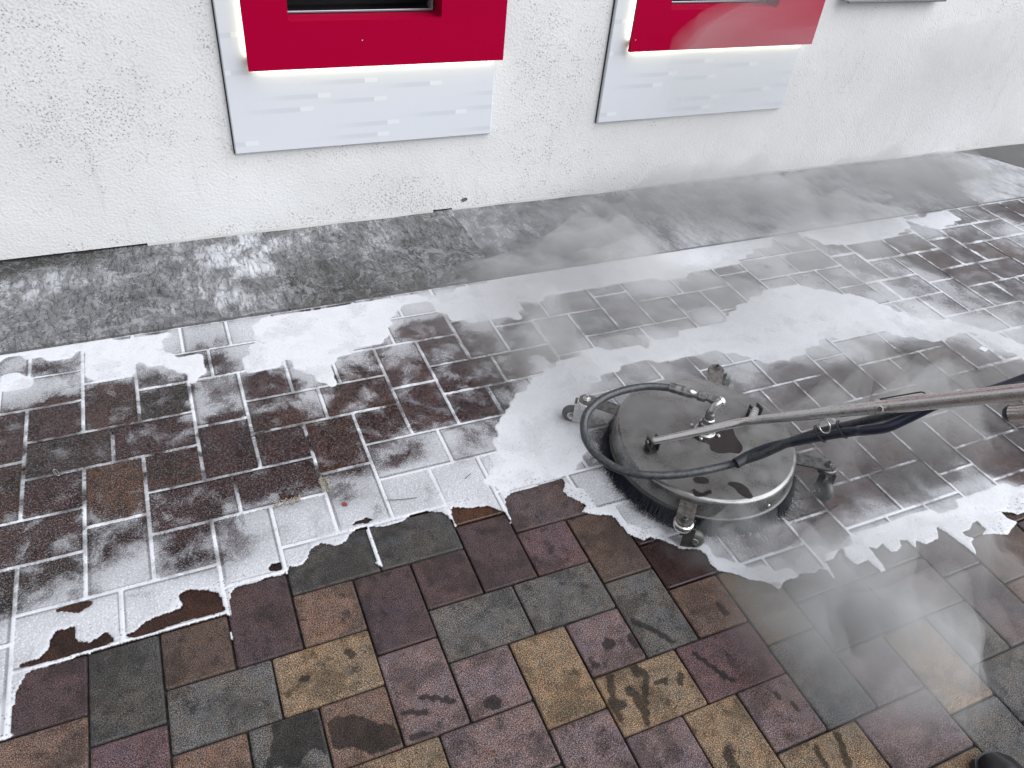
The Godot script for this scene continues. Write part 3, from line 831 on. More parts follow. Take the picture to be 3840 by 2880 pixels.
	var lift := PackedByteArray(); lift.resize(W * H)
	var strip_row := int((STRIP_V - v0) * sy)
	var haze_film := 0.0 if u0 < 0.0 else 0.6     # right-hand tiles: an even pale film that also paints in steam haze
	for y in H:
		var on_strip := y < strip_row
		var near_deck := absf((v0 + (y + 0.5) / sy) * U - DECK.z) < 0.38
		for x in W:
			var i := y * W + x
			var k := i * 4
			out[k] = 178; out[k + 1] = 179; out[k + 2] = 184
			var z := z1[i] / 255.0
			if z < 0.02: continue
			var fl := fleck[i] / 255.0
			var edge := ss(0.42, 0.62, z + (fl - 0.5) * 0.22)
			if edge <= 0.0: continue
			var d := D[i] / 255.0
			var w := lerpf(flow[i], swirl[i], 0.85 if on_strip else 0.85 * ss(0.35, 0.65, d)) / 255.0
			var c := cell[i] / 255.0
			var a := 0.0
			var heaped := 0.0
			if on_strip:
				var ru := run[i] / 255.0
				var ve := vein[i] / 255.0
				var q := w * 0.55 + ru * 0.45
				# thin film, lighter where suds have gathered, parted by dark veins of clear water
				a = 0.01 + 0.66 * d * (0.55 + 0.9 * (q - 0.2))
				a += ss(1.0 - d - 0.02, 1.0 - d + 0.34, q * 0.9 + 0.05 + (fl - 0.5) * 0.08) * 0.40
				a -= ss(0.60, 0.84, ve) * (0.08 + 0.34 * a)
				a += ss(0.88, 0.98, 1.0 - absf(2.0 * w - 1.0)) * 0.22 + ss(0.92, 0.99, 1.0 - absf(2.0 * w - 0.7)) * 0.14
				a = lerpf(a, d * 0.80 + (q - 0.5) * 0.25, haze_film * 0.8)
				# clots and bubbles riding on the film
				a = maxf(a, ss(0.22, 0.15, c) * ss(0.53, 0.62, w * 0.35 + fl * 0.30 + ru * 0.35) * (0.2 + 0.8 * d) * 1.1)
				a = maxf(a, ss(0.68, 0.77, fl) * (0.12 + d) * 0.5)
				if y > strip_row - int(0.018 / px): a *= 0.45
			else:
				a = ss(1.0 - d - 0.20, 1.0 - d + 0.24, w * 0.8 + 0.1 + (fl - 0.5) * lerpf(0.16, 0.05, d)) * (0.20 + 0.62 * d)
				a = lerpf(a, d * (0.40 + 0.56 * d) + (w - 0.5) * 0.16, haze_film)
				a += ss(0.60, 0.76, fl) * (0.17 + 0.06 * d) * (1.0 - 0.7 * haze_film)
				var band := 1.0 - ss(0.62, 0.97, z2[i] / 255.0)
				a = maxf(a, band * 0.86 * ss(0.12, 0.5, d))
				var jn := J[i] / 255.0
				var spill := wide[i] / 255.0
				var jf := ss(0.16, 0.42, jn + (fl - 0.5) * 0.35) * clampf(0.24 + 1.15 * d + (w - 0.5) * 1.5, 0.0, 1.0)
				a = maxf(a, jf * 0.95)
				a = maxf(a, ss(0.30, 0.75, spill) * ss(0.5, 0.95, d) * 0.9)
				# the film pulls back from the worn edges, the joint itself stays full
				var rim := ss(0.04, 0.22, spill) * (1.0 - ss(0.15, 0.40, jn))
				a *= 1.0 - 0.42 * rim * (1.0 - 0.6 * band)
				var th := ss(0.34, 0.62, thick[i] / 255.0 + (w - 0.5) * 0.42 + (fl - 0.5) * 0.06)
				heaped = th
				a = lerpf(a, 0.93 - 0.10 * ss(0.45, 0.8, w) - 0.05 * (1.0 - fl), th)
				# open bubbles
				if a > 0.4: a -= ss(0.13 + band * 0.10, 0.05, c) * ss(0.56 - band * 0.10, 0.66, w * 0.4 + fl * 0.6) * 0.6
			if near_deck:
				var ddx := (u0 + (x + 0.5) / sx) * U - DECK.x
				var ddz := (v0 + (y + 0.5) / sy) * U - DECK.z
				var rr := sqrt(ddx * ddx + ddz * ddz)
				if rr > 0.24 and rr < 0.37:
					var an := (atan2(ddz, ddx) + PI) / TAU
					var st := fleck[(int(an * 5.0 * W) % W) + W * (40 + int(rr * 60.0))] / 255.0
					a = lerpf(a, a * 0.55, ss(0.33, 0.29, rr)) + ss(0.62, 0.75, st) * 0.5 * ss(0.37, 0.30, rr)
			a = clampf(a * edge, 0.0, 0.98)
			out[k + 3] = int(a * 255.0)
			var tone := int(12.0 * ss(0.72, 0.97, a) + 12.0 * heaped - 10.0 * (1.0 - ss(0.2, 0.7, w)))   # thick suds are whiter than the film
			out[k] += tone; out[k + 1] += tone; out[k + 2] += tone
			lift[i] = int(clampf(a * 0.8 + (fl - 0.5) * 0.25 * a, 0.0, 1.0) * 255.0)
	var li := blur(Image.create_from_data(W, H, false, Image.FORMAT_L8, lift), maxi(2, int(0.007 / px)))
	var m := mat(Color(1, 1, 1), 0.5)
	m.albedo_texture = ImageTexture.create_from_image(Image.create_from_data(W, H, false, Image.FORMAT_RGBA8, out))
	m.transparency = BaseMaterial3D.TRANSPARENCY_ALPHA
	m.texture_repeat = false
	m.heightmap_enabled = true
	m.heightmap_texture = tex_l(lift, W, H)
	m.heightmap_scale = 0.22
	return [m, li]

func make_foam() -> void:
	var pavers := paver_list()
	var mesh := ArrayMesh.new()
	for t in [[-5.0, 20.0, 1088, 1436, 0.0050, 50], [20.0, 40.0, 720, 1188, 0.0065, 60], [40.0, 76.0, 640, 588, 0.016, 70]]:
		var u0: float = t[0]; var u1: float = t[1]
		var v0 := -24.0; var v1 := 9.0
		var r := foam_tile(u0, u1, v0, v1, t[2], t[3], t[5], pavers)
		var li: Image = r[1]
		var L := li.get_data()
		var W := li.get_width(); var H := li.get_height()
		var nx := int((u1 - u0) * U / t[4]); var ny := int((v1 - v0) * U / t[4])
		var V := PackedVector3Array(); var N := PackedVector3Array(); var T := PackedVector2Array(); var I := PackedInt32Array()
		V.resize((nx + 1) * (ny + 1)); N.resize(V.size()); T.resize(V.size())
		var hgt := PackedFloat32Array(); hgt.resize(V.size())
		for y in ny + 1:
			for x in nx + 1:
				var a := float(x) / nx; var b := float(y) / ny
				var f := L[mini(int(b * H), H - 1) * W + mini(int(a * W), W - 1)] / 255.0
				var h := 0.0017 + 0.0062 * f
				var k := y * (nx + 1) + x
				hgt[k] = f
				V[k] = Vector3((u0 + a * (u1 - u0)) * U, h, (v0 + b * (v1 - v0)) * U)
				T[k] = Vector2(a, b)
		for y in ny + 1:
			for x in nx + 1:
				var k := y * (nx + 1) + x
				var xa := V[y * (nx + 1) + maxi(x - 1, 0)]; var xb := V[y * (nx + 1) + mini(x + 1, nx)]
				var za := V[maxi(y - 1, 0) * (nx + 1) + x]; var zb := V[mini(y + 1, ny) * (nx + 1) + x]
				N[k] = (zb - za).cross(xb - xa).normalized()
		for y in ny:
			for x in nx:
				var k := y * (nx + 1) + x
				if hgt[k] + hgt[k + 1] + hgt[k + nx + 1] + hgt[k + nx + 2] < 0.02: continue
				I.append_array([k, k + 1, k + nx + 2, k, k + nx + 2, k + nx + 1])
		var arr := []
		arr.resize(Mesh.ARRAY_MAX)
		arr[Mesh.ARRAY_VERTEX] = V; arr[Mesh.ARRAY_NORMAL] = N; arr[Mesh.ARRAY_TEX_UV] = T; arr[Mesh.ARRAY_INDEX] = I
		mesh.add_surface_from_arrays(Mesh.PRIMITIVE_TRIANGLES, arr)
		mesh.surface_set_material(mesh.get_surface_count() - 1, r[0])
	var o := put("soap_foam", mesh, null)
	tag(o, "white soap foam spread over the wet pavers and concrete strip", "foam", "", "stuff")

# ------------------------------------------------------------------ cash machines
func rounded_rect(x0: float, y0: float, x1: float, y1: float, r: float, n := 5) -> PackedVector2Array:
	var out := PackedVector2Array()
	for c in [[x1 - r, y1 - r, 0.0], [x0 + r, y1 - r, PI / 2], [x0 + r, y0 + r, PI], [x1 - r, y0 + r, PI * 1.5]]:
		for k in n + 1:
			var a: float = c[2] + PI / 2 * k / n
			out.append(Vector2(c[0] + cos(a) * r, c[1] + sin(a) * r))
	return out

func print_texture() -> ImageTexture:
	# the printed pattern of the backing panel: small white blocks, each with a long pale grey bar
	var W := 1070; var H := 400       # 1 px = 1 mm; row 0 at height 0.4 m above the panel's foot
	var im := Image.create_empty(W, H, false, Image.FORMAT_RGB8)
	im.fill(Color(0.775, 0.785, 0.81))
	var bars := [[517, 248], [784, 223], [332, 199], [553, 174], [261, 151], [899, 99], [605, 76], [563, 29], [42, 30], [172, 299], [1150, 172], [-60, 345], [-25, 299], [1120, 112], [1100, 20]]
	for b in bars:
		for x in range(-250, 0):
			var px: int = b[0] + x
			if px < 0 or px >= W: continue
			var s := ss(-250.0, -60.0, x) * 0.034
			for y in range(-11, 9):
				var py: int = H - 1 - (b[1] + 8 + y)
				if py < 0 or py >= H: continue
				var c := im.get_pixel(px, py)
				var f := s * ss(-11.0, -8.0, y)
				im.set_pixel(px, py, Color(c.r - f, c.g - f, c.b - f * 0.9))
	for b in bars:
		im.fill_rect(Rect2i(b[0], H - b[1] - 18, 50, 18), Color(0.815, 0.82, 0.835))
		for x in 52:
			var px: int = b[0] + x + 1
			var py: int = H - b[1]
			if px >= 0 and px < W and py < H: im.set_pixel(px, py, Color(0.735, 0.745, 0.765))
	for k in 5:   # scuffs
		var q := Vector2i(120 + k * 190, 250 + (k * 37) % 110)
		im.fill_rect(Rect2i(q.x, q.y, 1, 6), Color(0.70, 0.71, 0.73))
	return ImageTexture.create_from_image(im)

func make_machine(px0: float, py0: float, plate_x0: float, plate_x1: float, plate_y0: float, o: Rect2, label: String, pt: ImageTexture, red: StandardMaterial3D) -> void:
	var zp := WALL_Z + 0.02
	var zr := WALL_Z + 0.055
	var t := base("cash_machine", Vector3(px0 + 0.535, py0, WALL_Z))
	tag(t, label, "cash machine", "red cash machine surrounds on the wall")
	t.position = Vector3.ZERO
	var W := 1.066
	# backing panel, printed, with a hole for the recess
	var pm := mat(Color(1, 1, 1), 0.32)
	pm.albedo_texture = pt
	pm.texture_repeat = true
	var xs := [px0, o.position.x, o.end.x, px0 + W]
	var ys := [py0, o.position.y, o.end.y, py0 + 1.62]
	var st := st_new()
	st.set_smooth_group(-1)
	var c := 0.004
	for i in 3:
		for j in 3:
			if i == 1 and j == 1: continue
			for q in [[0, 0], [0, 1], [1, 1], [0, 0], [1, 1], [1, 0]]:
				var x: float = xs[i + q[0]]; var y: float = ys[j + q[1]]
				x = clampf(x, px0 + c, px0 + W - c); y = maxf(y, py0 + c)
				st.set_uv(Vector2((x - px0) / 1.07, 1.0 - (y - py0) / 0.4))
				st.add_vertex(Vector3(x, y, zp))
	var x0 := px0; var x1 := px0 + W; var y0 := py0; var y1 := py0 + 1.62
	for e in [[Vector3(x0, y0, zp - c), Vector3(x0, y1, zp - c), Vector3(x0 + c, y1, zp), Vector3(x0 + c, y0 + c, zp)], [Vector3(x1 - c, y0 + c, zp), Vector3(x1 - c, y1, zp), Vector3(x1, y1, zp - c), Vector3(x1, y0, zp - c)],
			[Vector3(x0, y0, zp - c), Vector3(x0 + c, y0 + c, zp), Vector3(x1 - c, y0 + c, zp), Vector3(x1, y0, zp - c)],
			[Vector3(x0, y0, WALL_Z + 0.004), Vector3(x0, y1, WALL_Z + 0.004), Vector3(x0, y1, zp - c), Vector3(x0, y0, zp - c)], [Vector3(x1, y0, zp - c), Vector3(x1, y1, zp - c), Vector3(x1, y1, WALL_Z + 0.004), Vector3(x1, y0, WALL_Z + 0.004)],
			[Vector3(x0, y0, WALL_Z + 0.004), Vector3(x0, y0, zp - c), Vector3(x1, y0, zp - c), Vector3(x1, y0, WALL_Z + 0.004)], [Vector3(x0, y1, zp), Vector3(x0, y1, WALL_Z), Vector3(x1, y1, WALL_Z), Vector3(x1, y1, zp)]]:
		for k in [0, 1, 2, 0, 2, 3]:
			st.set_uv(Vector2(0.02, 0.98)); st.add_vertex(e[k])
	put("backing_panel", done(st), pm, t)
	# dark sealant between the panel and the stucco
	var gasket := bevel_box(Vector3(0.006, 1.62, 0.005), 0.001, Vector3(px0 - 0.0015, py0 + 0.81, WALL_Z + 0.0022))
	bevel_box(Vector3(W + 0.004, 0.006, 0.005), 0.001, Vector3(px0 + W / 2, py0 - 0.0015, WALL_Z + 0.0022), Basis(), gasket)
	put("sealant", done(gasket), mat(lin(0.02, 0.02, 0.022), 0.7), t)
	# red plate with its rounded opening
	var y_top := plate_y0 + 1.22
	var inner := rounded_rect(o.position.x, o.position.y, o.end.x, o.end.y, 0.012)
	var outer := PackedVector2Array([Vector2(plate_x0, plate_y0), Vector2(plate_x1, plate_y0), Vector2(plate_x1, y_top), Vector2(plate_x0, y_top)])
	var ps := st_new()
	ps.set_smooth_group(-1)
	var ring := func(z: float, front: bool) -> void:
		# four fans of quads between the outer rectangle and the opening
		var n := inner.size()
		var corner := [outer[2], outer[3], outer[0], outer[1]]
		for k in n:
			var a: Vector2 = inner[k]; var b: Vector2 = inner[(k + 1) % n]
			var ca: Vector2 = corner[k / 6]; var cb: Vector2 = corner[((k + 1) % n) / 6]
			var tri := [a, ca, b] if ca == cb else [a, ca, cb, a, cb, b]
			for i in range(0, tri.size(), 3):
				var f := [tri[i], tri[i + 1], tri[i + 2]]
				var cr: float = (f[1] - f[0]).cross(f[2] - f[0])
				if (cr > 0) == front: f = [f[0], f[2], f[1]]
				for q in f: ps.add_vertex(Vector3(q.x, q.y, z))
	ring.call(zr, true)
	ring.call(zr - 0.014, false)
	for k in 4:
		var a := outer[k]; var b := outer[(k + 1) % 4]
		quad(ps, Vector3(a.x, a.y, zr - 0.014), Vector3(a.x, a.y, zr), Vector3(b.x, b.y, zr), Vector3(b.x, b.y, zr - 0.014))
	for k in inner.size():
		var a := inner[k]; var b := inner[(k + 1) % inner.size()]
		quad(ps, Vector3(a.x, a.y, zr), Vector3(a.x, a.y, zr - 0.09), Vector3(b.x, b.y, zr - 0.09), Vector3(b.x, b.y, zr))
	put("red_plate", done(ps), red, t)
	# recess: grey lip, dark slot, pale fascia above it
	var ox := o.position.x; var ow := o.size.x; var oy := o.position.y; var zb := zr - 0.09
	put("recess_back", done(bevel_box(Vector3(ow + 0.02, o.size.y + 0.02, 0.01), 0.001, Vector3(ox + ow / 2, oy + o.size.y / 2, zb - 0.125))), mat(lin(0.012, 0.012, 0.014), 0.5), t)
	put("recess_floor", done(bevel_box(Vector3(ow, 0.008, 0.11), 0.001, Vector3(ox + ow / 2, oy - 0.004, zb - 0.062))), mat(lin(0.02, 0.02, 0.024), 0.4), t)
	put("lip", done(bevel_box(Vector3(ow - 0.006, 0.008, 0.006), 0.0015, Vector3(ox + ow / 2, oy + 0.006, zb - 0.004))), mat(lin(0.32, 0.33, 0.36), 0.3, 0.6), t)
	put("fascia", done(bevel_box(Vector3(ow - 0.03, 0.5, 0.012), 0.003, Vector3(ox + ow / 2 - 0.008, oy + 0.30, zb - 0.055), Basis(Vector3.RIGHT, -0.12))), mat(lin(0.36, 0.37, 0.39), 0.4), t)
	put("keypad", done(bevel_box(Vector3(0.15, 0.07, 0.016), 0.003, Vector3(ox + ow - 0.125, oy + 0.078, zb - 0.016), Basis(Vector3.RIGHT, -0.5))), mat(lin(0.012, 0.012, 0.013), 0.55), t)
	put("side_bracket", done(bevel_box(Vector3(0.004, 0.10, 0.05), 0.001, Vector3(ox + ow - 0.012, oy + 0.055, zb - 0.012))), mat(lin(0.40, 0.42, 0.45), 0.35, 0.5), t)
	# light line behind the plate, along its left and lower edges
	var glow := StandardMaterial3D.new()
	glow.albedo_color = Color(0.9, 0.9, 0.88)
	glow.emission_enabled = true
	glow.emission = Color(1.0, 1.0, 0.90)
	glow.emission_energy_multiplier = 0.35
	var zl := zr - 0.019
	put("light_strip", done(bevel_box(Vector3(plate_x1 - plate_x0 - 0.03, 0.008, 0.005), 0.001, Vector3((plate_x0 + plate_x1) / 2, plate_y0 + 0.016, zl))), glow, t)
	put("light_strip", done(bevel_box(Vector3(0.008, 1.15, 0.005), 0.001, Vector3(plate_x0 + 0.012, plate_y0 + 0.62, zl))), glow, t)
	for k in 2:
		var l := AreaLight3D.new()
		l.name = "strip_glow"
		l.area_size = Vector2(plate_x1 - plate_x0 - 0.04, 0.010) if k == 0 else Vector2(0.010, 1.15)
		l.light_energy = 0.026 if k == 0 else 0.014
		l.light_color = Color(1.0, 1.0, 0.88)
		l.area_range = 4.0
		l.shadow_enabled = true
		t.add_child(l, true)
		l.position = Vector3((plate_x0 + plate_x1) / 2, plate_y0 + 0.007, zl - 0.005) if k == 0 else Vector3(plate_x0 + 0.006, plate_y0 + 0.62, zl - 0.005)
		l.rotation_degrees = Vector3(-40, 0, 0) if k == 0 else Vector3(0, 40, 0)
	# a fixing stud shows as a white dot
	put("white_chip", done(lathe([[0.0, 0.0018], [0.0016, 0.001], [0.0018, 0.0]], 8, Vector3(plate_x0 + (0.42 if px0 < 1.0 else 0.02), plate_y0 + (0.095 if px0 < 1.0 else 0.05), zr), Basis(Vector3.RIGHT, PI / 2))), mat(Color(0.9, 0.9, 0.9), 0.5), t)

func make_machines() -> void:
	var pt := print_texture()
	var red := mat(lin(0.305, 0.0004, 0.026), 0.5)
	red.metallic_specular = 0.12
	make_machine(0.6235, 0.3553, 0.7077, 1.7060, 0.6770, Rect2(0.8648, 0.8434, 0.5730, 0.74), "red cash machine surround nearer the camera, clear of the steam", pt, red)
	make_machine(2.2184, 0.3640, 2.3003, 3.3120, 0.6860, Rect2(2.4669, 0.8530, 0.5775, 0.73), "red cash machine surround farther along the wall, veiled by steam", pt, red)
	# edge of a third unit above the picture
	var t := base("wall_cabinet", Vector3.ZERO)
	tag(t, "grey cabinet on the wall right of both red surrounds, cut off by the picture top", "cabinet")
	put("body", done(bevel_box(Vector3(0.66, 0.5, 0.05), 0.006, Vector3(3.78, 1.118, WALL_Z + 0.026))), mat(lin(0.30, 0.29, 0.30), 0.5), t)
	put("dark_strip", done(bevel_box(Vector3(0.64, 0.008, 0.054), 0.002, Vector3(3.78, 0.868, WALL_Z + 0.029))), mat(lin(0.06, 0.06, 0.065), 0.5), t)  # thin dark strip along the lower edge of the body

# ------------------------------------------------------------------ surface cleaner
func steel(tone: float, rough: float, metal := 0.85) -> StandardMaterial3D:
	return mat(lin(tone, tone * 0.985, tone * 0.97), rough, metal)

func smudged(m: StandardMaterial3D, sd: int, scale: float, amount := 1.0) -> StandardMaterial3D:
	# water marks and handling marks: uneven tone and gloss
	var W := 512
	var a := seamless_bytes(noise(FastNoiseLite.TYPE_SIMPLEX_SMOOTH, 0.012, 5, sd), W)
	var b := seamless_bytes(noise(FastNoiseLite.TYPE_SIMPLEX, 0.12, 3, sd + 1), W)
	var col := PackedByteArray(); col.resize(W * W)
	var ro := PackedByteArray(); ro.resize(W * W)
	for i in W * W:
		var x := a[i] / 255.0; var y := b[i] / 255.0
		var v := 0.80 + ((x - 0.5) * 0.34 + (y - 0.5) * 0.10 - ss(0.72, 0.86, y) * 0.10) * amount
		col[i] = clampi(int(v * 255.0), 0, 255)
		ro[i] = clampi(int((0.62 + (x - 0.5) * 0.7 + (y - 0.5) * 0.3) * 255.0), 40, 255)
	m.albedo_texture = tex_l(col, W, W)
	m.roughness_texture = tex_l(ro, W, W)
	m.uv1_triplanar = true
	m.uv1_scale = Vector3(scale, scale, scale)
	return m

func caster(parent: Node3D, ang: float, r: float, trail: float, plate_mat: Material, fork_mat: Material, wheel_mat: Material, rim_mat: Material, label: String) -> void:
	var out := Vector3(cos(ang), 0, sin(ang))
	var side := Vector3(-sin(ang), 0, cos(ang))
	var pivot := out * r
	var c := base("caster", Vector3.ZERO, parent)
	if label: c.set_meta("label", label)
	# bracket: a flat bar welded to the side of the deck
	var pts := PackedVector2Array()
	var w := 0.024
	var a := 0.262
	pts.append(Vector2(a, -w)); pts.append(Vector2(r, -w))
	for k in 7:
		var t := -PI / 2 + PI * k / 6.0
		pts.append(Vector2(r + cos(t) * w, sin(t) * w))
	pts.append(Vector2(a, w))
	put("bracket", plate(pts, 0.099, 0.005, Transform3D(Basis(out, Vector3.UP, side), Vector3.ZERO)), plate_mat, c)
	var bolt := hex_prism(0.0095, 0.009, pivot + Vector3(0, 0.0995, 0))
	lathe([[0.0, 0.016], [0.0048, 0.016], [0.0052, 0.0], [0.0, 0.0]], 12, pivot + Vector3(0, 0.1, 0), Basis(), bolt, false)
	lathe([[0.0, 0.003], [0.013, 0.003], [0.013, 0.0], [0.0, 0.0]], 16, pivot + Vector3(0, 0.0985, 0), Basis(), bolt, false)
	put("bolt", done(bolt), fork_mat, c)
	var race := put("swivel_head", turned([[0.0, 0.095], [0.022, 0.095], [0.0275, 0.091], [0.0285, 0.085], [0.0275, 0.079], [0.023, 0.076], [0.025, 0.072], [0.022, 0.067], [0.0, 0.067]], 28), rim_mat, c)
	race.position = pivot
	# fork and wheel swing out behind the pivot
	var tr := Vector3(cos(trail), 0, sin(trail))
	var ax := Vector3(-sin(trail), 0, cos(trail))
	var hub := pivot + tr * 0.040 + Vector3(0, 0.0305, 0)
	for s in [-1.0, 1.0]:
		var fork := st_new()
		var f0: Vector3 = pivot + ax * s * 0.0165 + Vector3(0, 0.070, 0)
		var f1: Vector3 = hub + ax * s * 0.0185
		var d: Vector3 = (f1 - f0)
		var bb := Basis(tr, d.normalized(), tr.cross(d.normalized())).orthonormalized()
		bevel_box(Vector3(0.030, d.length() + 0.016, 0.003), 0.001, (f0 + f1) / 2, Basis(bb.x, bb.y, bb.z), fork)
		put("fork_cheek", done(fork), fork_mat, c)
	var wb := basis_along(ax)
	var wheel := put("wheel", turned([[0.010, -0.0125], [0.021, -0.0125], [0.0272, -0.010], [0.0300, -0.005], [0.0303, 0.0], [0.0300, 0.005], [0.0272, 0.010], [0.021, 0.0125], [0.010, 0.0125]], 36), wheel_mat, c)
	wheel.transform = Transform3D(wb, hub)
	var hubm := put("hub", turned([[0.0, -0.0140], [0.012, -0.0140], [0.014, -0.012], [0.020, -0.0115], [0.020, 0.0115], [0.014, 0.012], [0.012, 0.0140], [0.0, 0.0140]], 24), rim_mat, c)
	hubm.transform = Transform3D(wb, hub)
	put("axle_nut", done(hex_prism(0.0065, 0.006, hub + ax * 0.0200, wb)), fork_mat, c)
	put("axle_nut", done(hex_prism(0.0065, 0.006, hub - ax * 0.0200, basis_along(-ax))), fork_mat, c)

func clevis(parent: Node3D, at: Vector3, m: Material, dark: Material) -> void:
	var c := base("pivot_lug", Vector3.ZERO, parent)
	for s in [-1.0, 1.0]:
		put("lug_plate", done(bevel_box(Vector3(0.005, 0.046, 0.030), 0.0015, at + Vector3(s * 0.0145, -0.008, 0))), m, c)
	put("pivot_bolt", done(hex_prism(0.0085, 0.008, at + Vector3(-0.017, 0, 0), Basis(Vector3(0, 1, 0), Vector3(-1, 0, 0), Vector3(0, 0, 1)))), m, c)
	put("pivot_nut", done(hex_prism(0.0085, 0.008, at + Vector3(0.017, 0, 0), Basis(Vector3(0, -1, 0), Vector3(1, 0, 0), Vector3(0, 0, 1)))), m, c)
	var g := put("grease_stain", plate(rounded_rect(-0.02, -0.014, 0.018, 0.017, 0.012), 0.1213, 0.0005, Transform3D(Basis(), Vector3(at.x - 0.008, 0, at.z + 0.006))), dark, c)
	g.set_meta("kind", "stuff")

func make_cleaner() -> void:
	var t := base("surface_cleaner", DECK)
	tag(t, "round stainless steel surface cleaner on casters, washing the pavers amid steam", "surface cleaner")
	var deck_mat := smudged(steel(0.24, 0.60, 0.6), 81, 1.6, 0.35)
	var side_mat := smudged(steel(0.34, 0.50, 0.85), 83, 2.2)
	var chrome := smudged(steel(0.88, 0.48, 0.9), 85, 5.0, 0.18)
	var bright := steel(0.70, 0.16, 1.0)
	var dull := smudged(steel(0.13, 0.5, 0.6), 87, 6.0)
	var dark := mat(lin(0.018, 0.017, 0.017), 0.5)
	var brown := smudged(mat(lin(0.14, 0.125, 0.115), 0.5, 0.4), 89, 8.0)
	# deck: flat lid, rolled rim, straight side and the flange that carries the brush
	put("lid", turned([[0.0, 0.1215], [0.10, 0.1213], [0.20, 0.1208], [0.256, 0.1202], [0.262, 0.1196]], 96), deck_mat, t)
	put("rim", turned([[0.261, 0.1198], [0.2655, 0.1188], [0.2695, 0.1163], [0.2722, 0.1125], [0.2735, 0.108], [0.2745, 0.098], [0.2768, 0.058]], 128), side_mat, t)
	put("lip", turned([[0.270, 0.0600], [0.2795, 0.0590], [0.2822, 0.0562], [0.2822, 0.0510], [0.2800, 0.0492], [0.262, 0.0488]], 128), smudged(steel(0.10, 0.5, 0.7), 84, 2.0), t)
	var sd := RandomNumberGenerator.new()
	sd.seed = 99
	# brush skirt: a dark band and bristles that splay outwards on the ground
	var br := st_new()
	br.set_smooth_group(-1)
	for k in 1500:
		var a := TAU * k / 1500.0 + sd.randf_range(-0.004, 0.004)
		var ro := 0.268 + 0.010 * sd.randf()
		var flare := sd.randf_range(0.008, 0.030)
		var a2 := a + sd.randf_range(-0.03, 0.03)
		var p0 := Vector3(cos(a) * ro, 0.052, sin(a) * ro)
		var p1 := Vector3(cos(a2) * (ro + flare), sd.randf_range(0.002, 0.008), sin(a2) * (ro + flare))
		var w := Vector3(-sin(a), 0, cos(a)) * 0.0011
		var dp := Vector3(cos(a), 0, sin(a)) * 0.0012
		quad(br, p0 - w, p0 + w, p1 + w * 0.7, p1 - w * 0.7)
		quad(br, p0 - dp, p0 + dp, p1 + dp, p1 - dp)
	var bs := put("brush_skirt", done(br), mat(lin(0.014, 0.016, 0.030), 0.45), t)
	bs.set_meta("kind", "stuff")
	put("brush_band", turned([[0.262, 0.054], [0.277, 0.0515], [0.2775, 0.022], [0.268, 0.018], [0.262, 0.018]], 96), mat(lin(0.012, 0.013, 0.022), 0.5), t)
	# rivet on the side and weld beads by the swivel
	put("rivet", done(lathe([[0.0, 0.003], [0.004, 0.002], [0.0052, 0.0]], 12, Vector3(0.045, 0.074, 0.272), Basis(Vector3.RIGHT, PI / 2))), chrome, t)
	# casters
	caster(t, atan2(0.246, -0.228), 0.345, 0.55, brown, dull, mat(lin(0.085, 0.088, 0.08), 0.45), chrome, "caster at the front left of the deck, wheel standing in foam")
	caster(t, atan2(0.216, 0.308), 0.372, 1.9, dull, dull, mat(lin(0.03, 0.032, 0.028), 0.45), dull, "caster on the right of the deck, on bare pavers")
	caster(t, atan2(-0.2785, -0.263), 0.380, -2.6, dull, chrome, mat(lin(0.05, 0.05, 0.05), 0.45), chrome, "caster at the back left, seen through the hose loop")
	caster(t, atan2(-0.304, 0.262), 0.375, 0.1, brown, dark, mat(lin(0.04, 0.04, 0.04), 0.45), dull, "caster behind the deck with a dark bracket")
	# swivel in the middle of the lid
	var flange := put("swivel_flange", turned([[0.0, 0.128], [0.031, 0.128], [0.033, 0.126], [0.033, 0.1212]], 32), chrome, t)
	flange.position = Vector3(0.004, 0, -0.012)
	for k in 4:
		var a := TAU * k / 4.0 + 0.9
		put("flange_bolt", done(hex_prism(0.0062, 0.007, Vector3(0.004 + cos(a) * 0.042, 0.1212, -0.012 + sin(a) * 0.042))), chrome, t)
	var sw := put("swivel", turned([[0.0, 0.195], [0.0145, 0.195], [0.0145, 0.176], [0.0185, 0.174], [0.0185, 0.160], [0.024, 0.157], [0.0245, 0.131], [0.027, 0.128], [0.0, 0.128]], 28), smudged(steel(0.52, 0.36, 0.9), 91, 8.0), t)
	sw.position = Vector3(0.004, 0, -0.012)
	var el := put("elbow", tube([Vector3(0.004, 0.188, -0.012), Vector3(0.006, 0.204, -0.014), Vector3(0.018, 0.218, -0.018), Vector3(0.036, 0.226, -0.020)], 0.0125, 18, 0.004), smudged(steel(0.55, 0.4, 0.8), 93, 8.0), t)
	var e2 := lathe([[0.0, 0.012], [0.0105, 0.012], [0.0145, 0.008], [0.0145, 0.0], [0.0, 0.0]], 18, Vector3(0.034, 0.2255, -0.020), basis_along(Vector3(0.9, 0.25, -0.15)), null, false)
	put("plug", done(e2), chrome, el)
	var off := DECK
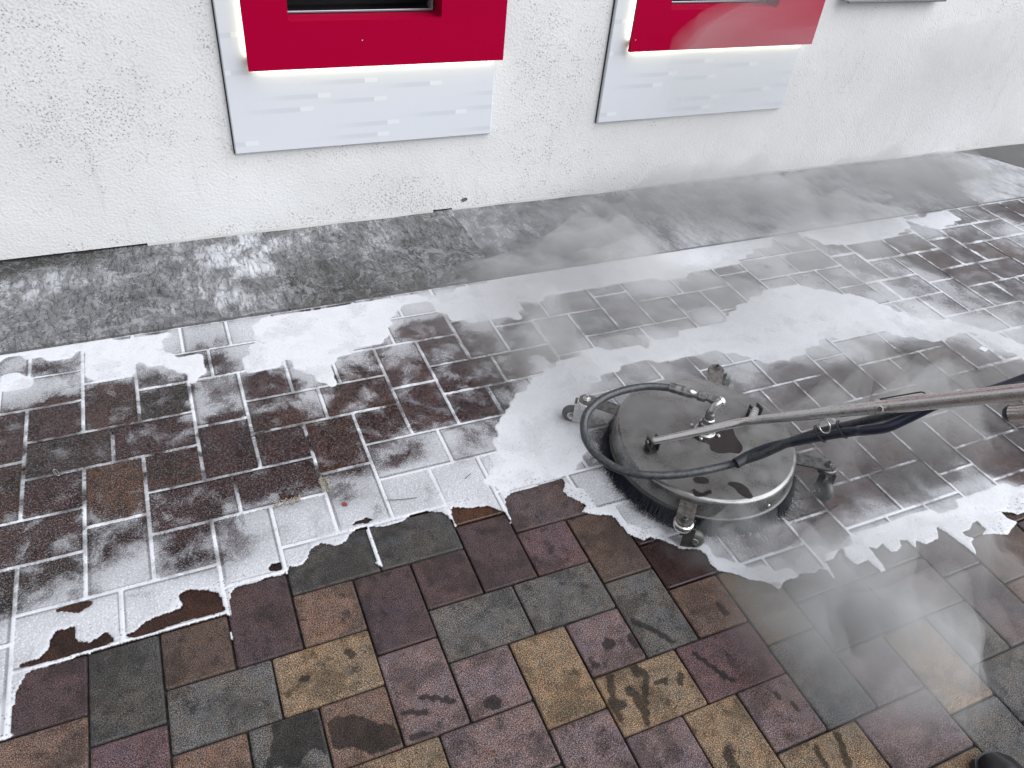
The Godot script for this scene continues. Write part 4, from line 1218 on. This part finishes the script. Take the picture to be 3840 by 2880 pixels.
	var hose := [Vector3(1.717, 0.225, -0.123), Vector3(1.673, 0.222, -0.165), Vector3(1.639, 0.220, -0.199), Vector3(1.573, 0.220, -0.227), Vector3(1.489, 0.215, -0.236), Vector3(1.418, 0.205, -0.229), Vector3(1.365, 0.190, -0.206), Vector3(1.338, 0.175, -0.173), Vector3(1.324, 0.162, -0.122), Vector3(1.333, 0.152, -0.069), Vector3(1.364, 0.150, -0.007), Vector3(1.412, 0.155, 0.037), Vector3(1.485, 0.160, 0.069), Vector3(1.564, 0.170, 0.091), Vector3(1.665, 0.185, 0.107), Vector3(1.712, 0.246, 0.148), Vector3(1.748, 0.323, 0.189), Vector3(1.774, 0.389, 0.234), Vector3(1.789, 0.437, 0.273), Vector3(1.803, 0.479, 0.307), Vector3(1.805, 0.553, 0.364), Vector3(1.803, 0.593, 0.397), Vector3(1.820, 0.635, 0.430), Vector3(1.830, 0.690, 0.475), Vector3(1.860, 0.740, 0.520), Vector3(1.900, 0.830, 0.600)]
	for i in hose.size(): hose[i] = hose[i] - off
	var rubber := mat(lin(0.060, 0.066, 0.072), 0.42)
	var rt := seamless_bytes(noise(FastNoiseLite.TYPE_SIMPLEX, 0.05, 4, 95), 256)
	var rc := PackedByteArray(); rc.resize(256 * 256)
	for i in 256 * 256: rc[i] = clampi(int((0.72 + (rt[i] / 255.0 - 0.5) * 0.7) * 255.0), 0, 255)
	rubber.albedo_texture = tex_l(rc, 256, 256)
	rubber.uv1_triplanar = true
	rubber.uv1_scale = Vector3(5, 5, 5)
	put("grey_hose", tube(hose, 0.0115, 16, 0.012), rubber, t)
	# crimped coupling between the elbow and the hose
	var h0: Vector3 = hose[0]
	var j0 := Vector3(0.030, 0.226, -0.024)
	var dir := (h0 - j0).normalized()
	var cb := basis_along(dir)
	var L := j0.distance_to(hose[2]) * 1.02
	var cp := put("hose_coupling", turned([[0.0, 0.0], [0.0135, 0.0], [0.0135, L * 0.16], [0.0105, L * 0.18], [0.0105, L * 0.24], [0.0160, L * 0.25], [0.0160, L * 0.40], [0.0125, L * 0.42], [0.0125, L * 0.50], [0.0152, L * 0.52], [0.0158, L * 0.60], [0.0150, L * 0.68], [0.0158, L * 0.76], [0.0150, L * 0.84], [0.0158, L * 0.92], [0.0145, L], [0.0, L]], 24), smudged(steel(0.42, 0.42, 0.9), 97, 8.0), t)
	cp.transform = Transform3D(cb, j0)
	var blue := [Vector3(1.669, 0.190, 0.109), Vector3(1.724, 0.208, 0.105), Vector3(1.748, 0.275, 0.151), Vector3(1.767, 0.348, 0.212), Vector3(1.775, 0.379, 0.238), Vector3(1.787, 0.427, 0.281), Vector3(1.785, 0.469, 0.321), Vector3(1.765, 0.501, 0.348), Vector3(1.773, 0.543, 0.387), Vector3(1.798, 0.583, 0.407), Vector3(1.822, 0.630, 0.428), Vector3(1.840, 0.665, 0.447), Vector3(1.850, 0.720, 0.500), Vector3(1.895, 0.760, 0.525), Vector3(1.915, 0.820, 0.560), Vector3(1.900, 1.000, 0.750)]
	for i in blue.size(): blue[i] = blue[i] - off + (Vector3(-0.006, 0.010, 0.010) if i < 6 else Vector3.ZERO)
	var navy := mat(lin(0.010, 0.013, 0.030), 0.32)
	put("navy_hose", tube(blue, 0.0130, 16, 0.012), navy, t)
	var cuff_d: Vector3 = ((blue[1] as Vector3) - (blue[0] as Vector3)).normalized()
	put("tape_cuff", tube([blue[0] - cuff_d * 0.004, blue[0] + cuff_d * 0.042], 0.0152, 16, 0.02, false), mat(lin(0.012, 0.013, 0.022), 0.5), t)
	# handle: two arms from the pivots, the bent lower tube and the sleeve it slides into
	var A := Vector3(1.520, 0.150, -0.072) - off
	var B := Vector3(1.904, 0.150, -0.094) - off
	var C := Vector3(1.712, 0.150, -0.080) - off
	var d := Vector3(0.062, 0.7034, 0.7081).normalized()
	clevis(t, A, dull, dark)
	clevis(t, B, dull, dark)
	var hd := base("handle", Vector3.ZERO, t)
	var arm := [A, A + (C + d * 0.185 - A) * 0.45, C + d * 0.16 - Vector3(0.018, 0, 0), C + d * 0.22, C + d * 0.30, C + d * 0.66]
	put("lower_tube", tube(arm, 0.0108, 20, 0.01, true, true, 0.0150), chrome, hd)
	put("cross_arm", tube([B, B + (C + d * 0.20 - B) * 0.5, C + d * 0.185 + Vector3(0.012, 0, 0), C + d * 0.235], 0.0112, 18, 0.01), chrome, hd)
	put("sleeve", tube([C + d * 0.625, C + d * 1.34], 0.0168, 22, 0.02, false), smudged(steel(0.88, 0.44, 0.9), 101, 4.0, 0.18), hd)
	var sb := basis_along(d)
	var cross := d.cross(Vector3.UP).normalized()
	var nrm := cross.cross(d)
	put("sleeve_bolt", done(hex_prism(0.0085, 0.007, C + d * 0.648 - cross * 0.0162 + nrm * 0.0, basis_along(-cross))), bright, hd)
	put("sleeve_bolt", done(hex_prism(0.0085, 0.007, C + d * 0.648 + cross * 0.0162, basis_along(cross))), bright, hd)
	put("latch_wire", tube([C + d * 0.635 + nrm * 0.0182, C + d * 0.69 + nrm * 0.021, C + d * 0.742 + nrm * 0.023, C + d * 0.75 + nrm * 0.019], 0.0016, 8, 0.005), dark, hd)
	# grip bar across the upper end and the end of its stay, both beyond or at the picture's edge
	put("grip_bar", tube([C + d * 1.32 - cross * 0.26, C + d * 1.32 + cross * 0.26], 0.0135, 18, 0.02, false), chrome, hd)
	var stub0 := Vector3(1.843, 0.722, 0.568) - off
	put("stay_tube", tube([stub0, stub0 + d * 0.06, C + d * 1.18 + cross * 0.02], 0.0190, 20, 0.01), chrome, hd)
	put("stay_cap", done(lathe([[0.0, 0.015], [0.010, 0.0135], [0.0165, 0.008], [0.0195, 0.0], [0.0, 0.0]], 20, stub0, basis_along(-d), null, false)), dull, hd)
	# split ring and cable ties that hold the hoses
	var rp := C + d * 0.452 - nrm * 0.033
	for k in 2:
		var ringp := []
		for i in 25:
			var a := TAU * i / 24.0
			ringp.append(rp + d * (cos(a) * 0.0175 + k * 0.003) + nrm * sin(a) * 0.0175 + cross * (k * 0.0022))
		put("split_ring", tube(ringp, 0.0014, 8, 0.004, false, false), bright, hd)
	for q in [[4, 0.5], [5, 0.5]]:
		var i: int = q[0]
		var g: Vector3 = hose[hose.size() - 9 + i - 2] if false else (blue[i] as Vector3)
		var ax: Vector3 = ((blue[i + 1] as Vector3) - (blue[i - 1] as Vector3)).normalized()
		var gb := basis_along(ax)
		var near: Vector3 = hose[0]
		for hp in hose: if (hp as Vector3).distance_to(g) < near.distance_to(g): near = hp
		var mid := (g + near) / 2
		var up := (near - g).normalized()
		var sdv := ax.cross(up).normalized()
		var loop := []
		for k in 17:
			var a := TAU * k / 16.0
			loop.append(mid + up * sin(a) * 0.0265 + sdv * cos(a) * 0.0150)
		put("cable_tie", tube(loop, 0.0030, 6, 0.004, false, false), dark, hd)
		put("tie_lock", done(bevel_box(Vector3(0.008, 0.010, 0.009), 0.001, mid + up * 0.028, gb)), dark, hd)
	# water lying on the lid, reflections painted in as a dark reddish tint
	var wm := mat(Color(0.16, 0.13, 0.13, 0.62), 0.28)
	wm.transparency = BaseMaterial3D.TRANSPARENCY_ALPHA
	wm.roughness = 0.26
	for pd in [[-0.045, -0.006, -0.003, -0.002, 0.056, -0.010, 0.094, 0.001, 0.083, 0.039, 0.076, 0.083, 0.050, 0.103, 0.026, 0.092, -0.005, 0.085, -0.025, 0.065, -0.017, 0.042, -0.038, 0.019], [-0.139, 0.144, -0.122, 0.145, -0.104, 0.155, -0.103, 0.168, -0.112, 0.174, -0.140, 0.165, -0.145, 0.154], [-0.169, 0.183, -0.161, 0.181, -0.158, 0.192, -0.148, 0.202, -0.133, 0.198, -0.120, 0.200, -0.123, 0.210, -0.137, 0.211, -0.149, 0.213, -0.172, 0.205], [-0.057, 0.195, -0.045, 0.191, -0.023, 0.203, -0.013, 0.224, -0.015, 0.246, -0.020, 0.262, -0.036, 0.258, -0.047, 0.235, -0.047, 0.215, -0.054, 0.204]]:
		var ol := PackedVector2Array()
		for i in range(0, pd.size(), 2): ol.append(Vector2(pd[i], pd[i + 1]))
		var sm := PackedVector2Array()
		for i in ol.size():
			var p0 := ol[(i - 1 + ol.size()) % ol.size()]; var p1 := ol[i]; var p2 := ol[(i + 1) % ol.size()]; var p3 := ol[(i + 2) % ol.size()]
			for k in 4: sm.append(p1.cubic_interpolate(p2, p0, p3, k / 4.0))
		var w := put("water_film", plate(sm, 0.1222, 0.0006), wm, t)
		w.set_meta("kind", "stuff")

# ------------------------------------------------------------------ small things
func make_boot() -> void:
	# toe of the operator's boot at the lower right corner; the rest of the boot stands outside the picture
	var t := base("work_boot", Vector3(1.795, 0.0, 1.06))
	tag(t, "black rubber work boot, only its toe showing at the lower right corner", "boot")
	t.rotation.y = deg_to_rad(-8)
	var black := mat(lin(0.010, 0.010, 0.012), 0.28)
	var rows := [[-0.118, 0.010, 0.030, 0.018], [-0.112, 0.028, 0.046, 0.026], [-0.095, 0.042, 0.058, 0.034], [-0.065, 0.049, 0.066, 0.040], [-0.02, 0.050, 0.074, 0.046], [0.03, 0.044, 0.088, 0.058], [0.07, 0.040, 0.115, 0.075], [0.10, 0.042, 0.15, 0.10], [0.13, 0.043, 0.17, 0.11], [0.16, 0.038, 0.16, 0.10], [0.185, 0.020, 0.11, 0.07]]
	var V := PackedVector3Array(); var N := PackedVector3Array(); var I := PackedInt32Array()
	var seg := 24
	for r in rows:
		for k in seg + 1:
			var a := TAU * k / seg
			var y: float = 0.02 + (r[2] - 0.02) * 0.5 * (1.0 + sin(a))
			var x: float = r[1] * cos(a) * (1.0 if sin(a) < 0 else (1.0 - 0.25 * sin(a)))
			V.append(Vector3(x, y, r[0])); N.append(Vector3(cos(a), sin(a), -0.6 if r[0] < -0.08 else 0.0).normalized())
	for i in rows.size() - 1:
		for k in seg:
			var j := i * (seg + 1) + k
			I.append_array([j, j + 1, j + seg + 1, j + seg + 1, j + 1, j + seg + 2])
	put("upper", arrays(V, N, I), black, t)
	var sole := PackedVector2Array()
	for r in rows: sole.append(Vector2(r[1] + 0.006, r[0] * 1.04))
	for i in range(rows.size() - 1, -1, -1): sole.append(Vector2(-rows[i][1] - 0.006, rows[i][0] * 1.04))
	put("sole", plate(sole, 0.026, 0.0255), mat(lin(0.016, 0.016, 0.017), 0.6), t)
	put("shaft", tube([Vector3(0, 0.09, 0.125), Vector3(0, 0.20, 0.13), Vector3(0, 0.36, 0.12)], 0.052, 24, 0.03), black, t)

func make_litter() -> void:
	var wire := steel(0.6, 0.25, 1.0)
	var clip := []
	for q in [[0.0, 0.0], [0.0, 0.020], [0.002, 0.023], [0.005, 0.020], [0.005, 0.002], [0.003, -0.003], [-0.001, -0.003], [-0.003, 0.001], [-0.003, 0.016], [-0.001, 0.019]]:
		clip.append(Vector3(q[0] * 1.15, 0.0045, q[1] * 1.15))
	var c := put("paper_clip", tube(clip, 0.0007, 6, 0.002), wire)
	c.position = Vector3(-0.075, 0, -0.622)
	c.rotation.y = 0.35
	tag(c, "small wire paper clip lying on a dark grey paver at left", "paper clip")
	var leaf := PackedVector2Array()
	for q in [[0.0, -0.009], [0.005, -0.006], [0.0065, 0.0], [0.004, 0.006], [0.0, 0.009], [-0.004, 0.006], [-0.006, 0.0], [-0.0045, -0.006]]: leaf.append(Vector2(q[0], q[1]))
	var l := put("leaf_scrap", plate(leaf, 0.0095, 0.0012), mat(lin(0.16, 0.022, 0.02), 0.6))
	l.position = Vector3(0.65, 0, -0.243)
	l.rotation.y = 0.7
	tag(l, "tiny dark red leaf scrap floating on white foam", "leaf")
	var pap := PackedVector2Array([Vector2(-0.016, -0.012), Vector2(0.014, -0.014), Vector2(0.017, 0.011), Vector2(-0.013, 0.013)])
	var p := put("paper_scrap", plate(pap, 0.0085, 0.0012), mat(lin(0.62, 0.62, 0.64), 0.8))
	p.position = Vector3(3.171, 0, -0.234)
	p.rotation.y = 0.3
	tag(p, "small white paper scrap on the pavers at the right edge", "paper scrap")
	var bark := mat(lin(0.06, 0.045, 0.035), 0.9)
	var tw := [[Vector3(1.012, 0.0095, -0.234), 0.5, 0.026, "short dark twig lying on thick foam left of the machine"], [Vector3(0.804, 0.0095, -0.21), -0.25, 0.085, "long thin straw lying on foam by the foam edge"]]
	for q in tw:
		var h: float = q[2] / 2
		var o := put("twig", tube([Vector3(-h, 0, 0), Vector3(-h * 0.2, 0.001, h * 0.06), Vector3(h, 0, -h * 0.05)], 0.0010, 6, 0.006), bark)
		o.position = q[0]
		o.rotation.y = q[1]
		tag(o, q[3], "twig")
	# clumps of dry plant bits caught in the joints
	var cl := [[Vector3(0.614, 0.004, -0.335), 0.012, 0.028, 1.35, "dry plant bits caught in a joint, upper of two clumps"], [Vector3(0.505, 0.005, -0.304), 0.036, 0.010, 0.0, "dry plant bits caught in a joint, lower of two clumps"]]
	for q in cl:
		var st := st_new()
		st.set_smooth_group(-1)
		for k in 90:
			var at := Vector3(rng.randf_range(-1, 1) * q[1], rng.randf_range(0, 0.006), rng.randf_range(-1, 1) * q[2])
			bevel_box(Vector3(rng.randf_range(0.003, 0.009), 0.0012, rng.randf_range(0.0012, 0.003)), 0.0003, at, Basis.from_euler(Vector3(rng.randf_range(-0.5, 0.5), rng.randf() * TAU, rng.randf_range(-0.5, 0.5))), st)
		var o := put("plant_debris", done(st), mat(lin(0.24, 0.21, 0.165), 0.9))
		o.position = q[0]
		tag(o, q[4], "debris", "", "stuff")

# ------------------------------------------------------------------ steam
# one drifting bank: a closed body of mist, thick where the noise swells and thinning to nothing at its rim
func steam_bank(parent: Node3D, c: Vector3, ax: Vector3, ay: Vector3, su: float, sv: float, thick: float, sigma: float, sd: int, size: float, cut: float, billow: float) -> void:
	var an := ay.cross(ax).normalized()
	if an.y < -0.1: an = -an
	var n := noise(FastNoiseLite.TYPE_SIMPLEX_SMOOTH, 1.0 / size, 3, sd)
	n.domain_warp_enabled = true
	n.domain_warp_amplitude = size * 0.35
	n.domain_warp_frequency = 0.7 / size
	var lo := noise(FastNoiseLite.TYPE_SIMPLEX_SMOOTH, 0.5 / size, 2, sd + 1)
	var N := 90
	var V := PackedVector3Array(); var W := PackedVector3Array(); var T := PackedFloat32Array()
	for j in N + 1:
		for i in N + 1:
			var s := i * 2.0 / N - 1.0; var t := j * 2.0 / N - 1.0
			var x := s * su; var y := t * sv
			var r2 := s * s + t * t
			var m := clampf(1.0 - r2, 0.0, 1.0)
			m = m * (0.5 + 0.5 * m) * (0.72 + billow * n.get_noise_2d(x, y)) * 1.25 - cut
			m = maxf(m, 0.0) * ss(1.0, 0.8, r2)
			var h := thick * m * m * 1.5
			var up := h * 0.55 + lo.get_noise_2d(x, y) * thick * 0.35 * clampf(m * 2.0, 0.0, 1.0)
			var p := c + ax * x + ay * y
			V.append(p + an * (up + h * 0.5)); W.append(p + an * (up - h * 0.5)); T.append(h)
	var st := st_new()
	st.set_smooth_group(0)
	var K := N + 1
	var any := false
	for j in N:
		for i in N:
			var a := j * K + i
			if T[a] + T[a + 1] + T[a + K] + T[a + K + 1] <= thick * 0.004: continue
			any = true
			quad(st, V[a], V[a + 1], V[a + K + 1], V[a + K])
			quad(st, W[a], W[a + K], W[a + K + 1], W[a + 1])
	if not any: return
	var f := FogMaterial.new()
	f.density = sigma
	f.albedo = Color(0.99, 0.99, 0.995)
	put("bank", done(st), f, parent)

func make_steam() -> void:
	var s := base("steam", Vector3.ZERO)
	tag(s, "white steam drifting off the hot wash water across the pavers and wall", "steam", "", "stuff")
	# centre, half length and half width, thickness, extinction per metre, size of the swells, cut
	var banks := [[Vector3(2.83, 0.03, -1.34), 1.30, 0.40, 0.20, 3.2, 0.55, 0.35],
		[Vector3(1.91, 0.03, -1.26), 0.65, 0.30, 0.16, 3.2, 0.45, 0.30],
		[Vector3(3.67, 0.04, -1.44), 1.40, 0.42, 0.20, 2.6, 0.60, 0.35],
		[Vector3(1.77, 0.04, -0.83), 1.00, 0.60, 0.22, 2.1, 0.50, 0.30],
		[Vector3(2.64, 0.05, -0.72), 1.10, 0.50, 0.24, 1.3, 0.50, 0.30],
		[Vector3(1.39, 0.03, -0.48), 0.30, 0.42, 0.18, 2.2, 0.30, 0.45],
		[Vector3(1.66, 0.13, -0.34), 0.36, 0.30, 0.12, 2.2, 0.30, 0.50],
		[Vector3(2.33, 0.04, -0.00), 0.75, 0.52, 0.16, 1.6, 0.30, 0.70],
		[Vector3(2.88, 0.05, -0.11), 0.65, 0.50, 0.18, 1.5, 0.40, 0.60],
		[Vector3(1.67, 0.04, 0.54), 0.32, 0.34, 0.28, 3.0, 0.32, 0.40],
		[Vector3(1.75, 0.04, 0.69), 0.30, 0.28, 0.24, 3.0, 0.30, 0.40],
		[Vector3(1.99, 0.03, 0.60), 0.55, 0.36, 0.16, 1.4, 0.35, 0.40],
		[Vector3(1.64, 0.02, 0.26), 0.30, 0.14, 0.09, 4.0, 0.15, 0.50],
		[Vector3(2.95, 0.62, -1.20), 1.20, 0.60, 0.70, 0.4, 0.70, 1.00],
		[Vector3(4.30, 0.55, -1.10), 1.40, 0.60, 0.70, 0.4, 0.70, 1.00]]
	var k := 0
	for b in banks:
		k += 1
		var turn := 0.35 * sin(k * 2.1)
		if b[6] < 1.0: steam_bank(s, b[0], Vector3(cos(turn), 0, sin(turn)), Vector3(-sin(turn), 0, cos(turn)), b[1], b[2], b[3], b[4], 500 + k * 7, b[5], 0.06, b[6])
		else: steam_bank(s, b[0], Vector3(cos(turn * 0.4), 0, sin(turn * 0.4)), Vector3(0, 1, 0), b[1], b[2], b[3], b[4], 500 + k * 7, b[5], 0.05, 0.14)
